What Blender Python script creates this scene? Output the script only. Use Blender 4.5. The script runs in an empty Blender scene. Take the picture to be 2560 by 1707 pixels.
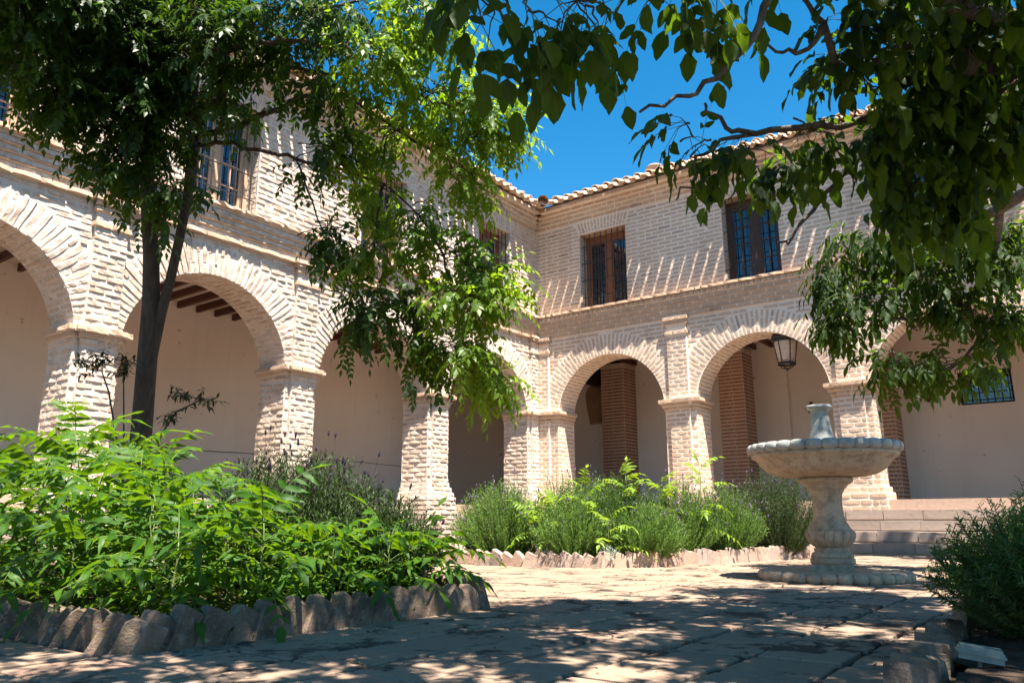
import bpy, math, random
import numpy as np
from mathutils import Vector, Matrix
R = math.radians
random.seed(7); rng = np.random.default_rng(7)
sc = bpy.context.scene
COL = sc.collection

# ------------------------------------------------------------------ camera
FPX, YAW, PITCH, ROLL = 1940.87, R(36.5), R(13.06), R(-0.149)
CAM = Vector((9.137, -13.256, 0.46))
F = Vector((-math.sin(YAW)*math.cos(PITCH), math.cos(YAW)*math.cos(PITCH), math.sin(PITCH)))
r0 = Vector((math.cos(YAW), math.sin(YAW), 0)); u0 = r0.cross(F)
RT = r0*math.cos(ROLL) + u0*math.sin(ROLL); UP = -r0*math.sin(ROLL) + u0*math.cos(ROLL)
cd = bpy.data.cameras.new('camera'); cam = bpy.data.objects.new('camera', cd); COL.objects.link(cam)
cam.matrix_world = Matrix(((RT.x, UP.x, -F.x, CAM.x), (RT.y, UP.y, -F.y, CAM.y), (RT.z, UP.z, -F.z, CAM.z), (0, 0, 0, 1)))
cd.sensor_width = 36; cd.lens = FPX/2560*36; cd.clip_start = 0.05; cd.clip_end = 900
sc.camera = cam

# ------------------------------------------------------------------ light
SUN = Vector((0.385, -0.205, 1.0)).normalized()
w = bpy.data.worlds.new('World'); sc.world = w; w.use_nodes = True
nt = w.node_tree; nt.nodes.clear()
sky = nt.nodes.new('ShaderNodeTexSky'); sky.sky_type = 'NISHITA'; sky.sun_disc = False
sky.sun_elevation = math.asin(SUN.z); sky.sun_rotation = math.atan2(SUN.x, SUN.y)
sky.altitude = 900; sky.air_density = 1.0; sky.dust_density = 0.35; sky.ozone_density = 1.6
hs = nt.nodes.new('ShaderNodeHueSaturation'); hs.inputs['Saturation'].default_value = 1.42; hs.inputs['Hue'].default_value = 0.488
bg = nt.nodes.new('ShaderNodeBackground'); bg.inputs[1].default_value = 0.064
wo = nt.nodes.new('ShaderNodeOutputWorld')
nt.links.new(sky.outputs[0], hs.inputs['Color']); nt.links.new(hs.outputs[0], bg.inputs[0]); nt.links.new(bg.outputs[0], wo.inputs[0])
sl = bpy.data.lights.new('sun', 'SUN'); sl.energy = 5.0; sl.angle = R(0.53); sl.color = (1.0, 0.93, 0.83)
so = bpy.data.objects.new('sun', sl); COL.objects.link(so); so.location = (20, -12, 40)
so.rotation_euler = SUN.to_track_quat('Z', 'Y').to_euler()
sc.view_settings.view_transform = 'Standard'; sc.view_settings.look = 'None'
sc.view_settings.exposure = 1.98; sc.view_settings.gamma = 1.0
try: sc.view_settings.use_curve_mapping = False
except Exception: pass

# ------------------------------------------------------------------ helpers
def at(u, v, depth):
    """world point on the ray through photograph pixel (u, v) at a forward depth in metres"""
    return CAM + depth*(F + RT*((u-1280)/FPX) - UP*((v-853.5)/FPX))
def proj(p):
    d = Vector(p)-CAM; z = d.dot(F)
    if z < 0.05: return None
    return 1280+FPX*d.dot(RT)/z, 853.5-FPX*d.dot(UP)/z, z
def inview(p, m=60):
    q = proj(p)
    return q is not None and -m < q[0] < 2560+m and -m < q[1] < 1707+m
def mesh(name, V, Fc, mat=None, smooth=False, attr=None, uv=None):
    me = bpy.data.meshes.new(name)
    V = np.asarray(V, dtype=np.float32)
    if isinstance(Fc, np.ndarray) and Fc.ndim == 2:
        n, k = Fc.shape
        me.vertices.add(len(V)); me.vertices.foreach_set('co', V.ravel())
        me.loops.add(n*k); me.loops.foreach_set('vertex_index', Fc.astype(np.int32).ravel())
        me.polygons.add(n); me.polygons.foreach_set('loop_start', np.arange(0, n*k, k, dtype=np.int32))
        me.update(calc_edges=True)
    else:
        me.from_pydata([tuple(v) for v in V], [], [tuple(f) for f in Fc])
    if smooth: me.polygons.foreach_set('use_smooth', [True]*len(me.polygons))
    if attr is not None:
        a = me.attributes.new('rnd', 'FLOAT', 'POINT'); a.data.foreach_set('value', np.asarray(attr, dtype=np.float32))
    if uv is not None:
        l = me.uv_layers.new(name='uv'); vi = np.empty(len(me.loops), dtype=np.int32); me.loops.foreach_get('vertex_index', vi)
        l.data.foreach_set('uv', np.asarray(uv, dtype=np.float32)[vi].ravel())
    if mat: me.materials.append(mat)
    me.update()
    return me
def link(name, me, parent=None, label=None, cat=None, group=None, kind=None, M=None):
    o = bpy.data.objects.new(name, me); COL.objects.link(o)
    if parent is not None: o.parent = parent
    if M is not None: o.matrix_basis = M
    if label: o['label'] = label
    if cat: o['category'] = cat
    if group: o['group'] = group
    if kind: o['kind'] = kind
    return o
def thing(name, label, cat, group=None, loc=(0, 0, 0)):
    o = link(name, None, None, label, cat, group); o.location = loc; return o

class MB:
    """collects boxes, tubes, lathes into one mesh"""
    def __init__(s): s.V = []; s.F = []; s.A = []
    def add(s, V, Fc, a=0.0):
        n = len(s.V); s.V += [tuple(v) for v in V]; s.F += [tuple(i+n for i in f) for f in Fc]; s.A += [a]*len(V)
    def box(s, x0, x1, y0, y1, z0, z1, a=0.0, j=0.0):
        V = [(x, y, z) for z in (z0, z1) for y in (y0, y1) for x in (x0, x1)]
        if j: V = [(x+random.uniform(-j, j), y+random.uniform(-j, j), z+random.uniform(-j, j)) for x, y, z in V]
        s.add(V, [(0, 2, 3, 1), (4, 5, 7, 6), (0, 1, 5, 4), (2, 6, 7, 3), (0, 4, 6, 2), (1, 3, 7, 5)], a)
    def tube(s, pts, rad, n=6, a=0.0, cap=True):
        pts = [Vector(p) for p in pts]
        if not hasattr(rad, '__len__'): rad = [rad]*len(pts)
        ref = None; V = []; Fc = []
        for i, p in enumerate(pts):
            t = (pts[min(i+1, len(pts)-1)]-pts[max(i-1, 0)])
            if t.length < 1e-9: t = Vector((0, 0, 1))
            t.normalize()
            if ref is None: ref = t.orthogonal().normalized()
            ref = (ref - t*ref.dot(t))
            if ref.length < 1e-6: ref = t.orthogonal()
            ref.normalize(); b = t.cross(ref)
            for k in range(n):
                an = 2*math.pi*k/n; V.append(p+(ref*math.cos(an)+b*math.sin(an))*rad[i])
        for i in range(len(pts)-1):
            for k in range(n):
                a0 = i*n+k; a1 = i*n+(k+1) % n; Fc.append((a0, a1, a1+n, a0+n))
        if cap: Fc.append(tuple(range(n))[::-1]); Fc.append(tuple((len(pts)-1)*n+k for k in range(n)))
        s.add(V, Fc, a)
    def lathe(s, prof, n=40, c=(0, 0), a=0.0, mod=None):
        V = []; Fc = []
        for r, z in prof:
            for k in range(n):
                an = 2*math.pi*k/n; rr = r if mod is None else mod(r, z, an)
                V.append((c[0]+rr*math.cos(an), c[1]+rr*math.sin(an), z))
        for i in range(len(prof)-1):
            for k in range(n):
                a0 = i*n+k; a1 = i*n+(k+1) % n; Fc.append((a0, a1, a1+n, a0+n))
        s.add(V, Fc, a)
    def build(s, name, mat, parent=None, smooth=False, **k):
        return link(name, mesh(name, s.V, s.F, mat, smooth, s.A), parent, **k)

# ------------------------------------------------------------------ materials
def nodes(name):
    m = bpy.data.materials.new(name); m.use_nodes = True
    t = m.node_tree; t.nodes.clear(); return m, t
def nd(t, ty, **k):
    n = t.nodes.new(ty)
    for a, b in k.items():
        if a in n.inputs: n.inputs[a].default_value = b
        else: setattr(n, a, b)
    return n
def mixc(t, fac, a, b, blend='MIX'):
    n = t.nodes.new('ShaderNodeMix'); n.data_type = 'RGBA'; n.blend_type = blend
    for s, v in ((n.inputs[0], fac), (n.inputs[6], a), (n.inputs[7], b)):
        if isinstance(v, bpy.types.NodeSocket): t.links.new(v, s)
        elif isinstance(v, (int, float)): s.default_value = v
        else: s.default_value = (*v, 1) if len(v) == 3 else v
    return n.outputs[2]
def ramp(t, src, a, b, lo=0.0, hi=1.0):
    n = nd(t, 'ShaderNodeMapRange'); n.inputs[1].default_value = a; n.inputs[2].default_value = b
    n.inputs[3].default_value = lo; n.inputs[4].default_value = hi; t.links.new(src, n.inputs[0]); return n.outputs[0]
def noise(t, scale, detail=4, rough=0.55, vec=None, dist=0.0):
    n = nd(t, 'ShaderNodeTexNoise'); n.inputs['Scale'].default_value = scale; n.inputs['Detail'].default_value = detail
    n.inputs['Roughness'].default_value = rough; n.inputs['Distortion'].default_value = dist
    if vec is None:
        g = nd(t, 'ShaderNodeNewGeometry'); vec = g.outputs['Position']
    t.links.new(vec, n.inputs['Vector']); return n.outputs['Fac']
def scaled(t, sx, sy, sz):
    g = nd(t, 'ShaderNodeNewGeometry'); m = nd(t, 'ShaderNodeVectorMath', operation='MULTIPLY')
    m.inputs[1].default_value = (sx, sy, sz); t.links.new(g.outputs['Position'], m.inputs[0]); return m.outputs[0]
def rnd(t):
    a = nd(t, 'ShaderNodeAttribute', attribute_name='rnd'); o = nd(t, 'ShaderNodeObjectInfo')
    s = nd(t, 'ShaderNodeMath', operation='ADD'); t.links.new(a.outputs['Fac'], s.inputs[0]); t.links.new(o.outputs['Random'], s.inputs[1])
    f = nd(t, 'ShaderNodeMath', operation='FRACT'); t.links.new(s.outputs[0], f.inputs[0]); return f.outputs[0]
def finish(t, col, rough=0.9, bump=None, bs=0.5, bd=0.02, spec=0.3, metal=0.0):
    p = nd(t, 'ShaderNodeBsdfPrincipled'); o = nd(t, 'ShaderNodeOutputMaterial')
    if isinstance(col, bpy.types.NodeSocket): t.links.new(col, p.inputs['Base Color'])
    else: p.inputs['Base Color'].default_value = (*col, 1)
    if isinstance(rough, bpy.types.NodeSocket): t.links.new(rough, p.inputs['Roughness'])
    else: p.inputs['Roughness'].default_value = rough
    p.inputs['Specular IOR Level'].default_value = spec; p.inputs['Metallic'].default_value = metal
    if bump is not None:
        b = nd(t, 'ShaderNodeBump'); b.inputs['Strength'].default_value = bs; b.inputs['Distance'].default_value = bd
        t.links.new(bump, b.inputs['Height']); t.links.new(b.outputs[0], p.inputs['Normal'])
    t.links.new(p.outputs[0], o.inputs[0]); return p
def add(t, a, b, wa=1.0, wb=1.0):
    m1 = nd(t, 'ShaderNodeMath', operation='MULTIPLY'); m1.inputs[1].default_value = wa; t.links.new(a, m1.inputs[0])
    m2 = nd(t, 'ShaderNodeMath', operation='MULTIPLY_ADD'); m2.inputs[1].default_value = wb; t.links.new(b, m2.inputs[0]); t.links.new(m1.outputs[0], m2.inputs[2]); return m2.outputs[0]

def stain(t, c):
    big = noise(t, 0.55, 4, 0.6); c = mixc(t, ramp(t, big, 0.40, 0.62, 0.0, 0.30), c, (0.55, 0.44, 0.35), 'MULTIPLY')
    st = noise(t, 1.0, 5, 0.65, scaled(t, 3.2, 3.2, 0.45)); c = mixc(t, ramp(t, st, 0.56, 0.74, 0.0, 0.42), c, (0.42, 0.33, 0.27), 'MULTIPLY')
    g = nd(t, 'ShaderNodeNewGeometry'); sp = nd(t, 'ShaderNodeSeparateXYZ'); t.links.new(g.outputs['Position'], sp.inputs[0])
    damp = add(t, ramp(t, sp.outputs[2], 0.1, 1.3, 0.42, 0.0), st, 1.0, 0.3); return mixc(t, ramp(t, damp, 0.32, 0.6, 0.0, 0.45), c, (0.52, 0.40, 0.31), 'MULTIPLY')
def brick_mat(name, c1, c2, cm, wash0, wash1, dark=(0.20, 0.15, 0.13)):
    m, t = nodes(name)
    r = rnd(t)
    c = mixc(t, r, c1, c2)
    n = noise(t, 9, 5, 0.6); n2 = noise(t, 60, 4, 0.7); n3 = noise(t, 2.2, 3, 0.6)
    c = mixc(t, ramp(t, r, 0.93, 1.0, 0, 0.55), c, dark)
    c = mixc(t, ramp(t, n2, 0.35, 0.75, 0, 0.35), c, cm)
    c = mixc(t, ramp(t, add(t, n, n3, 0.6, 0.4), wash0, wash1, 0, 0.9), c, cm)
    c = stain(t, c); finish(t, c, 0.93, add(t, n, n2, 1.0, 0.5), 0.6, 0.02, 0.15); return m
def mortar_mat(name, c, c2, b=0.02):
    m, t = nodes(name)
    n = noise(t, 5, 5, 0.65); n2 = noise(t, 45, 4, 0.7)
    col = mixc(t, ramp(t, n, 0.35, 0.7), c, c2)
    col = mixc(t, ramp(t, n2, 0.5, 0.8, 0, 0.25), col, (c2[0]*0.6, c2[1]*0.55, c2[2]*0.5))
    col = stain(t, col); finish(t, col, 0.95, add(t, n, n2, 1.0, 0.6), 0.6, b, 0.1); return m
M = {}
M['brick_r'] = brick_mat('pinkish_brick', (0.56, 0.405, 0.285), (0.49, 0.345, 0.25), (0.72, 0.605, 0.495), 0.60, 0.80)
M['mortar_r'] = mortar_mat('lime_mortar_pink', (0.78, 0.67, 0.565), (0.72, 0.605, 0.50), 0.012)
M['brick_l'] = brick_mat('weathered_brick', (0.50, 0.365, 0.265), (0.43, 0.305, 0.22), (0.66, 0.58, 0.50), 0.42, 0.60)
M['mortar_l'] = mortar_mat('lime_mortar_old', (0.68, 0.61, 0.54), (0.58, 0.495, 0.42), 0.045)
M['brick_o'] = brick_mat('orange_ledge_brick', (0.54, 0.37, 0.25), (0.48, 0.32, 0.21), (0.62, 0.51, 0.41), 0.55, 0.75)
M['brick_d'] = brick_mat('red_brick', (0.40, 0.19, 0.11), (0.33, 0.15, 0.09), (0.50, 0.36, 0.27), 0.66, 0.88)
M['mortar_d'] = mortar_mat('tan_mortar', (0.66, 0.51, 0.40), (0.58, 0.43, 0.33), 0.01)
def plaster(name, c, c2):
    m, t = nodes(name); n = noise(t, 0.9, 4, 0.5); n2 = noise(t, 25, 3, 0.6)
    col = mixc(t, ramp(t, n, 0.3, 0.7), c, c2)
    sp = noise(t, 7, 2, 0.4); col = mixc(t, ramp(t, sp, 0.735, 0.77, 0, 0.5), col, (0.2, 0.13, 0.10))
    sv = noise(t, 1.0, 3, 0.6, scaled(t, 5, 5, 0.35)); col = mixc(t, ramp(t, sv, 0.55, 0.8, 0, 0.18), col, (c2[0]*0.6, c2[1]*0.55, c2[2]*0.5))
    finish(t, col, 0.9, add(t, n, n2, 0.6, 0.3), 0.25, 0.01, 0.2); return m
M['plaster'] = plaster('cream_plaster', (0.80, 0.71, 0.63), (0.75, 0.65, 0.57))
M['ceiling'] = plaster('ceiling_plaster', (0.78, 0.67, 0.57), (0.74, 0.63, 0.53))
def wood(name, c, c2, rough=0.6):
    m, t = nodes(name); n = noise(t, 6, 4, 0.6, scaled(t, 6, 6, 1.0)); col = mixc(t, n, c, c2)
    finish(t, col, rough, n, 0.3, 0.004, 0.4); return m
M['beam'] = wood('red_brown_beam', (0.13, 0.035, 0.018), (0.08, 0.022, 0.014), 0.55)
M['dark_beam'] = wood('dark_lintel_wood', (0.05, 0.022, 0.015), (0.03, 0.014, 0.01), 0.6)
M['frame'] = wood('orange_window_wood', (0.30, 0.115, 0.04), (0.18, 0.065, 0.025), 0.5)
M['frame_d'] = wood('dark_window_wood', (0.10, 0.045, 0.02), (0.06, 0.025, 0.014), 0.5)
M['frame_p'] = wood('pale_window_wood', (0.50, 0.34, 0.22), (0.38, 0.25, 0.16), 0.6)
def iron():
    m, t = nodes('black_iron'); n = noise(t, 40, 3, 0.6); finish(t, mixc(t, n, (0.018, 0.019, 0.026), (0.035, 0.03, 0.032)), 0.45, n, 0.2, 0.003, 0.5, 0.3); return m
M['iron'] = iron()
def simple(name, c, rough=0.6, spec=0.4, bs=0.2):
    m, t = nodes(name); n = noise(t, 20, 4, 0.6)
    col = mixc(t, ramp(t, n, 0.3, 0.75), c, tuple(x*0.72 for x in c)); finish(t, col, rough, n, bs, 0.004, spec); return m
M['glass'] = simple('window_glass', (0.012, 0.018, 0.03), 0.03, 1.0, 0.01)
M['milk'] = simple('lantern_glass', (0.50, 0.42, 0.36), 0.25, 0.5, 0.02)
M['curtain'] = simple('blue_grey_curtain', (0.30, 0.36, 0.46), 0.9)
M['dark_room'] = simple('dark_room_lining', (0.03, 0.03, 0.03), 0.9)
M['plaque'] = simple('dark_red_plaque', (0.09, 0.018, 0.014), 0.35)
M['relief'] = simple('ochre_carved_stone', (0.36, 0.22, 0.13), 0.9, 0.2, 0.6)
M['black'] = simple('black_plastic', (0.015, 0.016, 0.02), 0.4)
M['blue'] = simple('blue_plastic', (0.05, 0.13, 0.22), 0.4)
M['grey_paint'] = simple('pale_green_grey_paint', (0.20, 0.235, 0.205), 0.5)
M['white'] = simple('white_paint', (0.7, 0.7, 0.7), 0.6)
M['floor'] = simple('terracotta_floor', (0.48, 0.33, 0.25), 0.8)
def tile_roof():
    m, t = nodes('clay_roof_tile'); r = rnd(t); n = noise(t, 18, 5, 0.65); n2 = noise(t, 3.5, 3, 0.6)
    c = mixc(t, r, (0.55, 0.38, 0.26), (0.44, 0.28, 0.18)); c = mixc(t, ramp(t, add(t, n, n2, .5, .5), 0.5, 0.66, 0, 0.8), c, (0.62, 0.55, 0.47))
    finish(t, c, 0.9, n, 0.5, 0.008, 0.2); return m
M['tile_roof'] = tile_roof()
def stone_f():
    m, t = nodes('fountain_stone'); n = noise(t, 14, 6, 0.65); n2 = noise(t, 90, 4, 0.75); n3 = noise(t, 3, 4, 0.6)
    c = mixc(t, ramp(t, n3, 0.35, 0.7), (0.42, 0.335, 0.24), (0.33, 0.25, 0.175))
    c = mixc(t, ramp(t, n, 0.46, 0.64, 0, 0.8), c, (0.20, 0.15, 0.11))
    c = mixc(t, ramp(t, n2, 0.56, 0.66, 0, 0.75), c, (0.10, 0.08, 0.06))
    g = nd(t, 'ShaderNodeNewGeometry'); s = nd(t, 'ShaderNodeSeparateXYZ'); t.links.new(g.outputs['Position'], s.inputs[0])
    grey = ramp(t, s.outputs[2], 0.985, 1.03); c = mixc(t, grey, c, mixc(t, ramp(t, n, 0.35, 0.65), (0.34, 0.345, 0.32), (0.19, 0.20, 0.185)))
    c2 = mixc(t, ramp(t, n2, 0.62, 0.72, 0, 0.7), c, (0.09, 0.09, 0.08))
    finish(t, c2, 0.85, add(t, n, n2, 0.5, 0.8), 0.5, 0.006, 0.25); return m
M['fountain'] = stone_f()
def paving():
    m, t = nodes('terracotta_paving'); r = rnd(t)
    c = mixc(t, r, (0.305, 0.21, 0.15), (0.25, 0.18, 0.13))
    r2 = nd(t, 'ShaderNodeMath', operation='MULTIPLY'); t.links.new(r, r2.inputs[0]); r2.inputs[1].default_value = 7.3
    r3 = nd(t, 'ShaderNodeMath', operation='FRACT'); t.links.new(r2.outputs[0], r3.inputs[0])
    c = mixc(t, ramp(t, r3.outputs[0], 0.75, 1.0, 0, 0.7), c, (0.27, 0.165, 0.12))
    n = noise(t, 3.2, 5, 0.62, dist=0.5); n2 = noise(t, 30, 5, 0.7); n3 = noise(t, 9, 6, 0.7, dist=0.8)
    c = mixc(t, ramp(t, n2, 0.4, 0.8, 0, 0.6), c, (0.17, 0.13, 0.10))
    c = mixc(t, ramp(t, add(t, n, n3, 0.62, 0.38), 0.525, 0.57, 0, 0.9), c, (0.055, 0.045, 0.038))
    finish(t, c, 0.9, add(t, n2, n3, 0.6, 0.4), 0.5, 0.006, 0.04); return m
M['paving'] = paving()
def joint():
    m, t = nodes('paving_joint'); n = noise(t, 12, 5, 0.6); finish(t, mixc(t, ramp(t, n, 0.4, 0.65), (0.022, 0.018, 0.015), (0.12, 0.10, 0.08)), 0.95, n, 0.6, 0.01, 0.1); return m
M['joint'] = joint()
def soil():
    m, t = nodes('garden_soil'); n = noise(t, 14, 6, 0.7); n2 = noise(t, 60, 4, 0.7)
    finish(t, mixc(t, ramp(t, n, 0.35, 0.7), (0.045, 0.03, 0.022), (0.10, 0.07, 0.05)), 0.95, add(t, n, n2, .6, .4), 0.9, 0.03, 0.1); return m
M['soil'] = soil()
def edging():
    m, t = nodes('lichen_brick_edging'); r = rnd(t); n = noise(t, 22, 6, 0.7); n2 = noise(t, 90, 3, 0.6); n3 = noise(t, 7, 4, 0.6)
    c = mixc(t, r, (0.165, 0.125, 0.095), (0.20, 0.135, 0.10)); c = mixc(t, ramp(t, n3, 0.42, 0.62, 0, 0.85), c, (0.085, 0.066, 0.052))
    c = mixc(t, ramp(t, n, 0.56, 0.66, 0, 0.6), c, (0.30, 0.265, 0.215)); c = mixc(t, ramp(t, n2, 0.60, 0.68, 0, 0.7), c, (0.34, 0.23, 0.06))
    finish(t, c, 0.93, add(t, n, n2, .7, .4), 0.9, 0.012, 0.15); return m
M['edging'] = edging()
def edging2():
    m, t = nodes('pale_brick_edging'); r = rnd(t); n = noise(t, 22, 6, 0.7)
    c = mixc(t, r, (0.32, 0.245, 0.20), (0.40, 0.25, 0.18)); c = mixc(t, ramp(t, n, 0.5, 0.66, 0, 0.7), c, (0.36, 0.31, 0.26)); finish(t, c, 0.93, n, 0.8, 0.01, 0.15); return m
M['edging2'] = edging2()
def bark(name, c, c2):
    m, t = nodes(name); n = noise(t, 12, 6, 0.7, scaled(t, 2.2, 2.2, 0.5)); n2 = noise(t, 50, 4, 0.6)
    c_ = mixc(t, ramp(t, n, 0.35, 0.7), c, c2); finish(t, c_, 0.9, add(t, n, n2, .8, .3), 0.9, 0.02, 0.2); return m
M['bark'] = bark('grey_brown_bark', (0.05, 0.036, 0.03), (0.10, 0.078, 0.066))
M['bark2'] = bark('pale_walnut_bark', (0.055, 0.046, 0.040), (0.17, 0.155, 0.14))
M['stem'] = simple('green_stem', (0.12, 0.16, 0.04), 0.6)
M['twig'] = simple('brown_twig', (0.07, 0.06, 0.035), 0.8)
def leafmat(name, ca, cb, trans, tcol, gloss=0.3, rough=0.35, vein=0.0):
    m, t = nodes(name); r = rnd(t)
    n = noise(t, 3.0, 3, 0.6)
    c = mixc(t, r, ca, cb); c = mixc(t, ramp(t, n, 0.4, 0.65, 0, 0.5), c, tuple(x*0.75 for x in ca))
    tc = mixc(t, r, tcol, tuple(x*0.8 for x in tcol))
    uvn = nd(t, 'ShaderNodeUVMap', uv_map='uv'); s = nd(t, 'ShaderNodeSeparateXYZ'); t.links.new(uvn.outputs[0], s.inputs[0])
    bumpn = None
    if vein:
        av = nd(t, 'ShaderNodeMath', operation='ABSOLUTE'); t.links.new(s.outputs[1], av.inputs[0])
        mid = ramp(t, av.outputs[0], 0.0, 0.09, 1, 0)
        vv = nd(t, 'ShaderNodeMath', operation='MULTIPLY_ADD'); t.links.new(av.outputs[0], vv.inputs[0]); vv.inputs[1].default_value = -0.55; t.links.new(s.outputs[0], vv.inputs[2])
        mu = nd(t, 'ShaderNodeMath', operation='MULTIPLY'); t.links.new(vv.outputs[0], mu.inputs[0]); mu.inputs[1].default_value = 11.0
        fr = nd(t, 'ShaderNodeMath', operation='PINGPONG'); t.links.new(mu.outputs[0], fr.inputs[0]); fr.inputs[1].default_value = 0.5
        side = ramp(t, fr.outputs[0], 0.0, 0.09, 0.6, 0)
        vm = nd(t, 'ShaderNodeMath', operation='MAXIMUM'); t.links.new(mid, vm.inputs[0]); t.links.new(side, vm.inputs[1])
        sc_ = nd(t, 'ShaderNodeMath', operation='MULTIPLY'); t.links.new(vm.outputs[0], sc_.inputs[0]); sc_.inputs[1].default_value = vein
        c = mixc(t, sc_.outputs[0], c, tuple(min(1, x*2.2+0.03) for x in cb)); tc = mixc(t, sc_.outputs[0], tc, tuple(min(1, x*1.5) for x in tcol)); bumpn = vm.outputs[0]
    d = nd(t, 'ShaderNodeBsdfPrincipled'); t.links.new(c, d.inputs['Base Color']); d.inputs['Roughness'].default_value = rough; d.inputs['Specular IOR Level'].default_value = gloss
    if bumpn is not None:
        b = nd(t, 'ShaderNodeBump'); b.inputs['Strength'].default_value = 0.35; b.inputs['Distance'].default_value = 0.002; b.invert = True
        t.links.new(bumpn, b.inputs['Height']); t.links.new(b.outputs[0], d.inputs['Normal'])
    tr = nd(t, 'ShaderNodeBsdfTranslucent'); t.links.new(tc, tr.inputs[0])
    mx = nd(t, 'ShaderNodeMixShader'); mx.inputs[0].default_value = trans
    t.links.new(d.outputs[0], mx.inputs[1]); t.links.new(tr.outputs[0], mx.inputs[2])
    o = nd(t, 'ShaderNodeOutputMaterial'); t.links.new(mx.outputs[0], o.inputs[0]); return m
M['leaf_l'] = leafmat('chinaberry_leaf', (0.008, 0.022, 0.004), (0.030, 0.066, 0.007), 0.28, (0.14, 0.28, 0.010), 0.22, 0.42)  # shade inside the crown is darkened into this leaf colour
M['leaf_s'] = leafmat('chinaberry_sunlit_leaf', (0.030, 0.075, 0.008), (0.085, 0.150, 0.012), 0.45, (0.40, 0.60, 0.018), 0.25, 0.42)  # lit copy of the same leaf, sunlight put into its colour
M['leaf_w'] = leafmat('walnut_leaf', (0.008, 0.022, 0.004), (0.022, 0.050, 0.008), 0.40, (0.16, 0.28, 0.010), 0.18, 0.5, 0.35)
M['leaf_a'] = leafmat('tree_of_heaven_leaf', (0.020, 0.070, 0.005), (0.052, 0.125, 0.009), 0.36, (0.22, 0.40, 0.008), 0.25, 0.45, 0.3)
M['leaf_y'] = leafmat('yellow_green_leaf', (0.13, 0.25, 0.022), (0.22, 0.31, 0.03), 0.42, (0.42, 0.58, 0.03), 0.3, 0.45)
M['leaf_d'] = leafmat('dark_sapling_leaf', (0.02, 0.04, 0.012), (0.03, 0.05, 0.015), 0.2, (0.06, 0.10, 0.01), 0.3, 0.4)
M['needle'] = leafmat('rosemary_needle', (0.025, 0.065, 0.010), (0.065, 0.135, 0.022), 0.25, (0.14, 0.28, 0.015), 0.3, 0.5)
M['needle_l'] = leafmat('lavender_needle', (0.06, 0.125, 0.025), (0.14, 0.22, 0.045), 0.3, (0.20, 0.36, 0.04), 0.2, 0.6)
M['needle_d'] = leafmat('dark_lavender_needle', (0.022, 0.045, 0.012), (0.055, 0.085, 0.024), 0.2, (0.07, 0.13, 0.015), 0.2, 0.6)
M['flower'] = leafmat('lavender_flower', (0.10, 0.07, 0.14), (0.20, 0.15, 0.26), 0.2, (0.2, 0.15, 0.3), 0.1, 0.8)
M['flower_d'] = leafmat('dry_lavender_head', (0.025, 0.018, 0.03), (0.05, 0.035, 0.05), 0.1, (0.05, 0.03, 0.05), 0.1, 0.8)
M['silver'] = leafmat('silver_grey_leaf', (0.28, 0.34, 0.28), (0.36, 0.42, 0.36), 0.2, (0.3, 0.4, 0.3), 0.2, 0.7)
M['dry'] = simple('dry_leaf_litter', (0.16, 0.09, 0.05), 0.9)

# ------------------------------------------------------------------ ground, paving, soil
g = MB(); g.add([(-250, -250, -0.03), (250, -250, -0.03), (250, 250, -0.03), (-250, 250, -0.03)], [(0, 1, 2, 3)])
g.build('ground', M['soil'], kind='structure')
pv = MB(); pv.add([(0.3, -15, -0.013), (13.5, -15, -0.013), (13.5, -0.2, -0.013), (0.3, -0.2, -0.013)], [(0, 1, 2, 3)])
paving_o = pv.build('paving', M['joint'], kind='structure')
B1 = [(0.8, -11.62), (6.25, -11.62), (6.29, -11.3), (6.32, -9.82), (6.2, -9.72), (0.8, -9.5)]
B2 = [(0.9, -6.3), (3.3, -6.28), (4.06, -6.3), (4.9, -6.05), (5.25, -5.6), (5.45, -4.9), (5.72, -4.05), (5.9, -2.5), (5.9, -1.45), (0.9, -1.45)]
B3 = [(11.5, -11.2), (8.70, -10.92), (8.68, -10.5), (8.68, -9.6), (8.95, -9.1), (11.5, -8.9)]
def inside(p, poly, grow=0.0):
    x, y = p; c = False; n = len(poly)
    for i in range(n):
        x0, y0 = poly[i]; x1, y1 = poly[(i+1) % n]
        if (y0 > y) != (y1 > y) and x < (x1-x0)*(y-y0)/(y1-y0)+x0: c = not c
    return c
TX, TY = 0.312, 0.338
def tile_var(seed):
    rr = random.Random(seed); n = 4; P = []
    hx, hy = TX/2-0.009, TY/2-0.009
    cs = [(-hx, -hy), (hx, -hy), (hx, hy), (-hx, hy)]
    for i in range(4):
        a, b = cs[i], cs[(i+1) % 4]
        for k in range(3):
            f = k/3; ch = 0.012 if k == 0 else 0
            P.append((a[0]+(b[0]-a[0])*f+rr.uniform(-.003, .003)+(-math.copysign(ch, a[0]) * rr.random() if k == 0 else 0), a[1]+(b[1]-a[1])*f+rr.uniform(-.003, .003)))
    m_ = len(P); V = [(x, y, -0.03) for x, y in P]+[(x, y, -0.004) for x, y in P]+[(x*0.965, y*0.965, 0.0) for x, y in P]
    Fc = []
    for r_ in (0, 1):
        for i in range(m_): Fc.append((r_*m_+i, r_*m_+(i+1) % m_, (r_+1)*m_+(i+1) % m_, (r_+1)*m_+i))
    Fc.append(tuple(2*m_+i for i in range(m_)))
    return V, Fc
TV = [tile_var(i) for i in range(8)]
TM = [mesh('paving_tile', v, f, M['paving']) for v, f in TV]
tl = []
ny = 0
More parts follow.
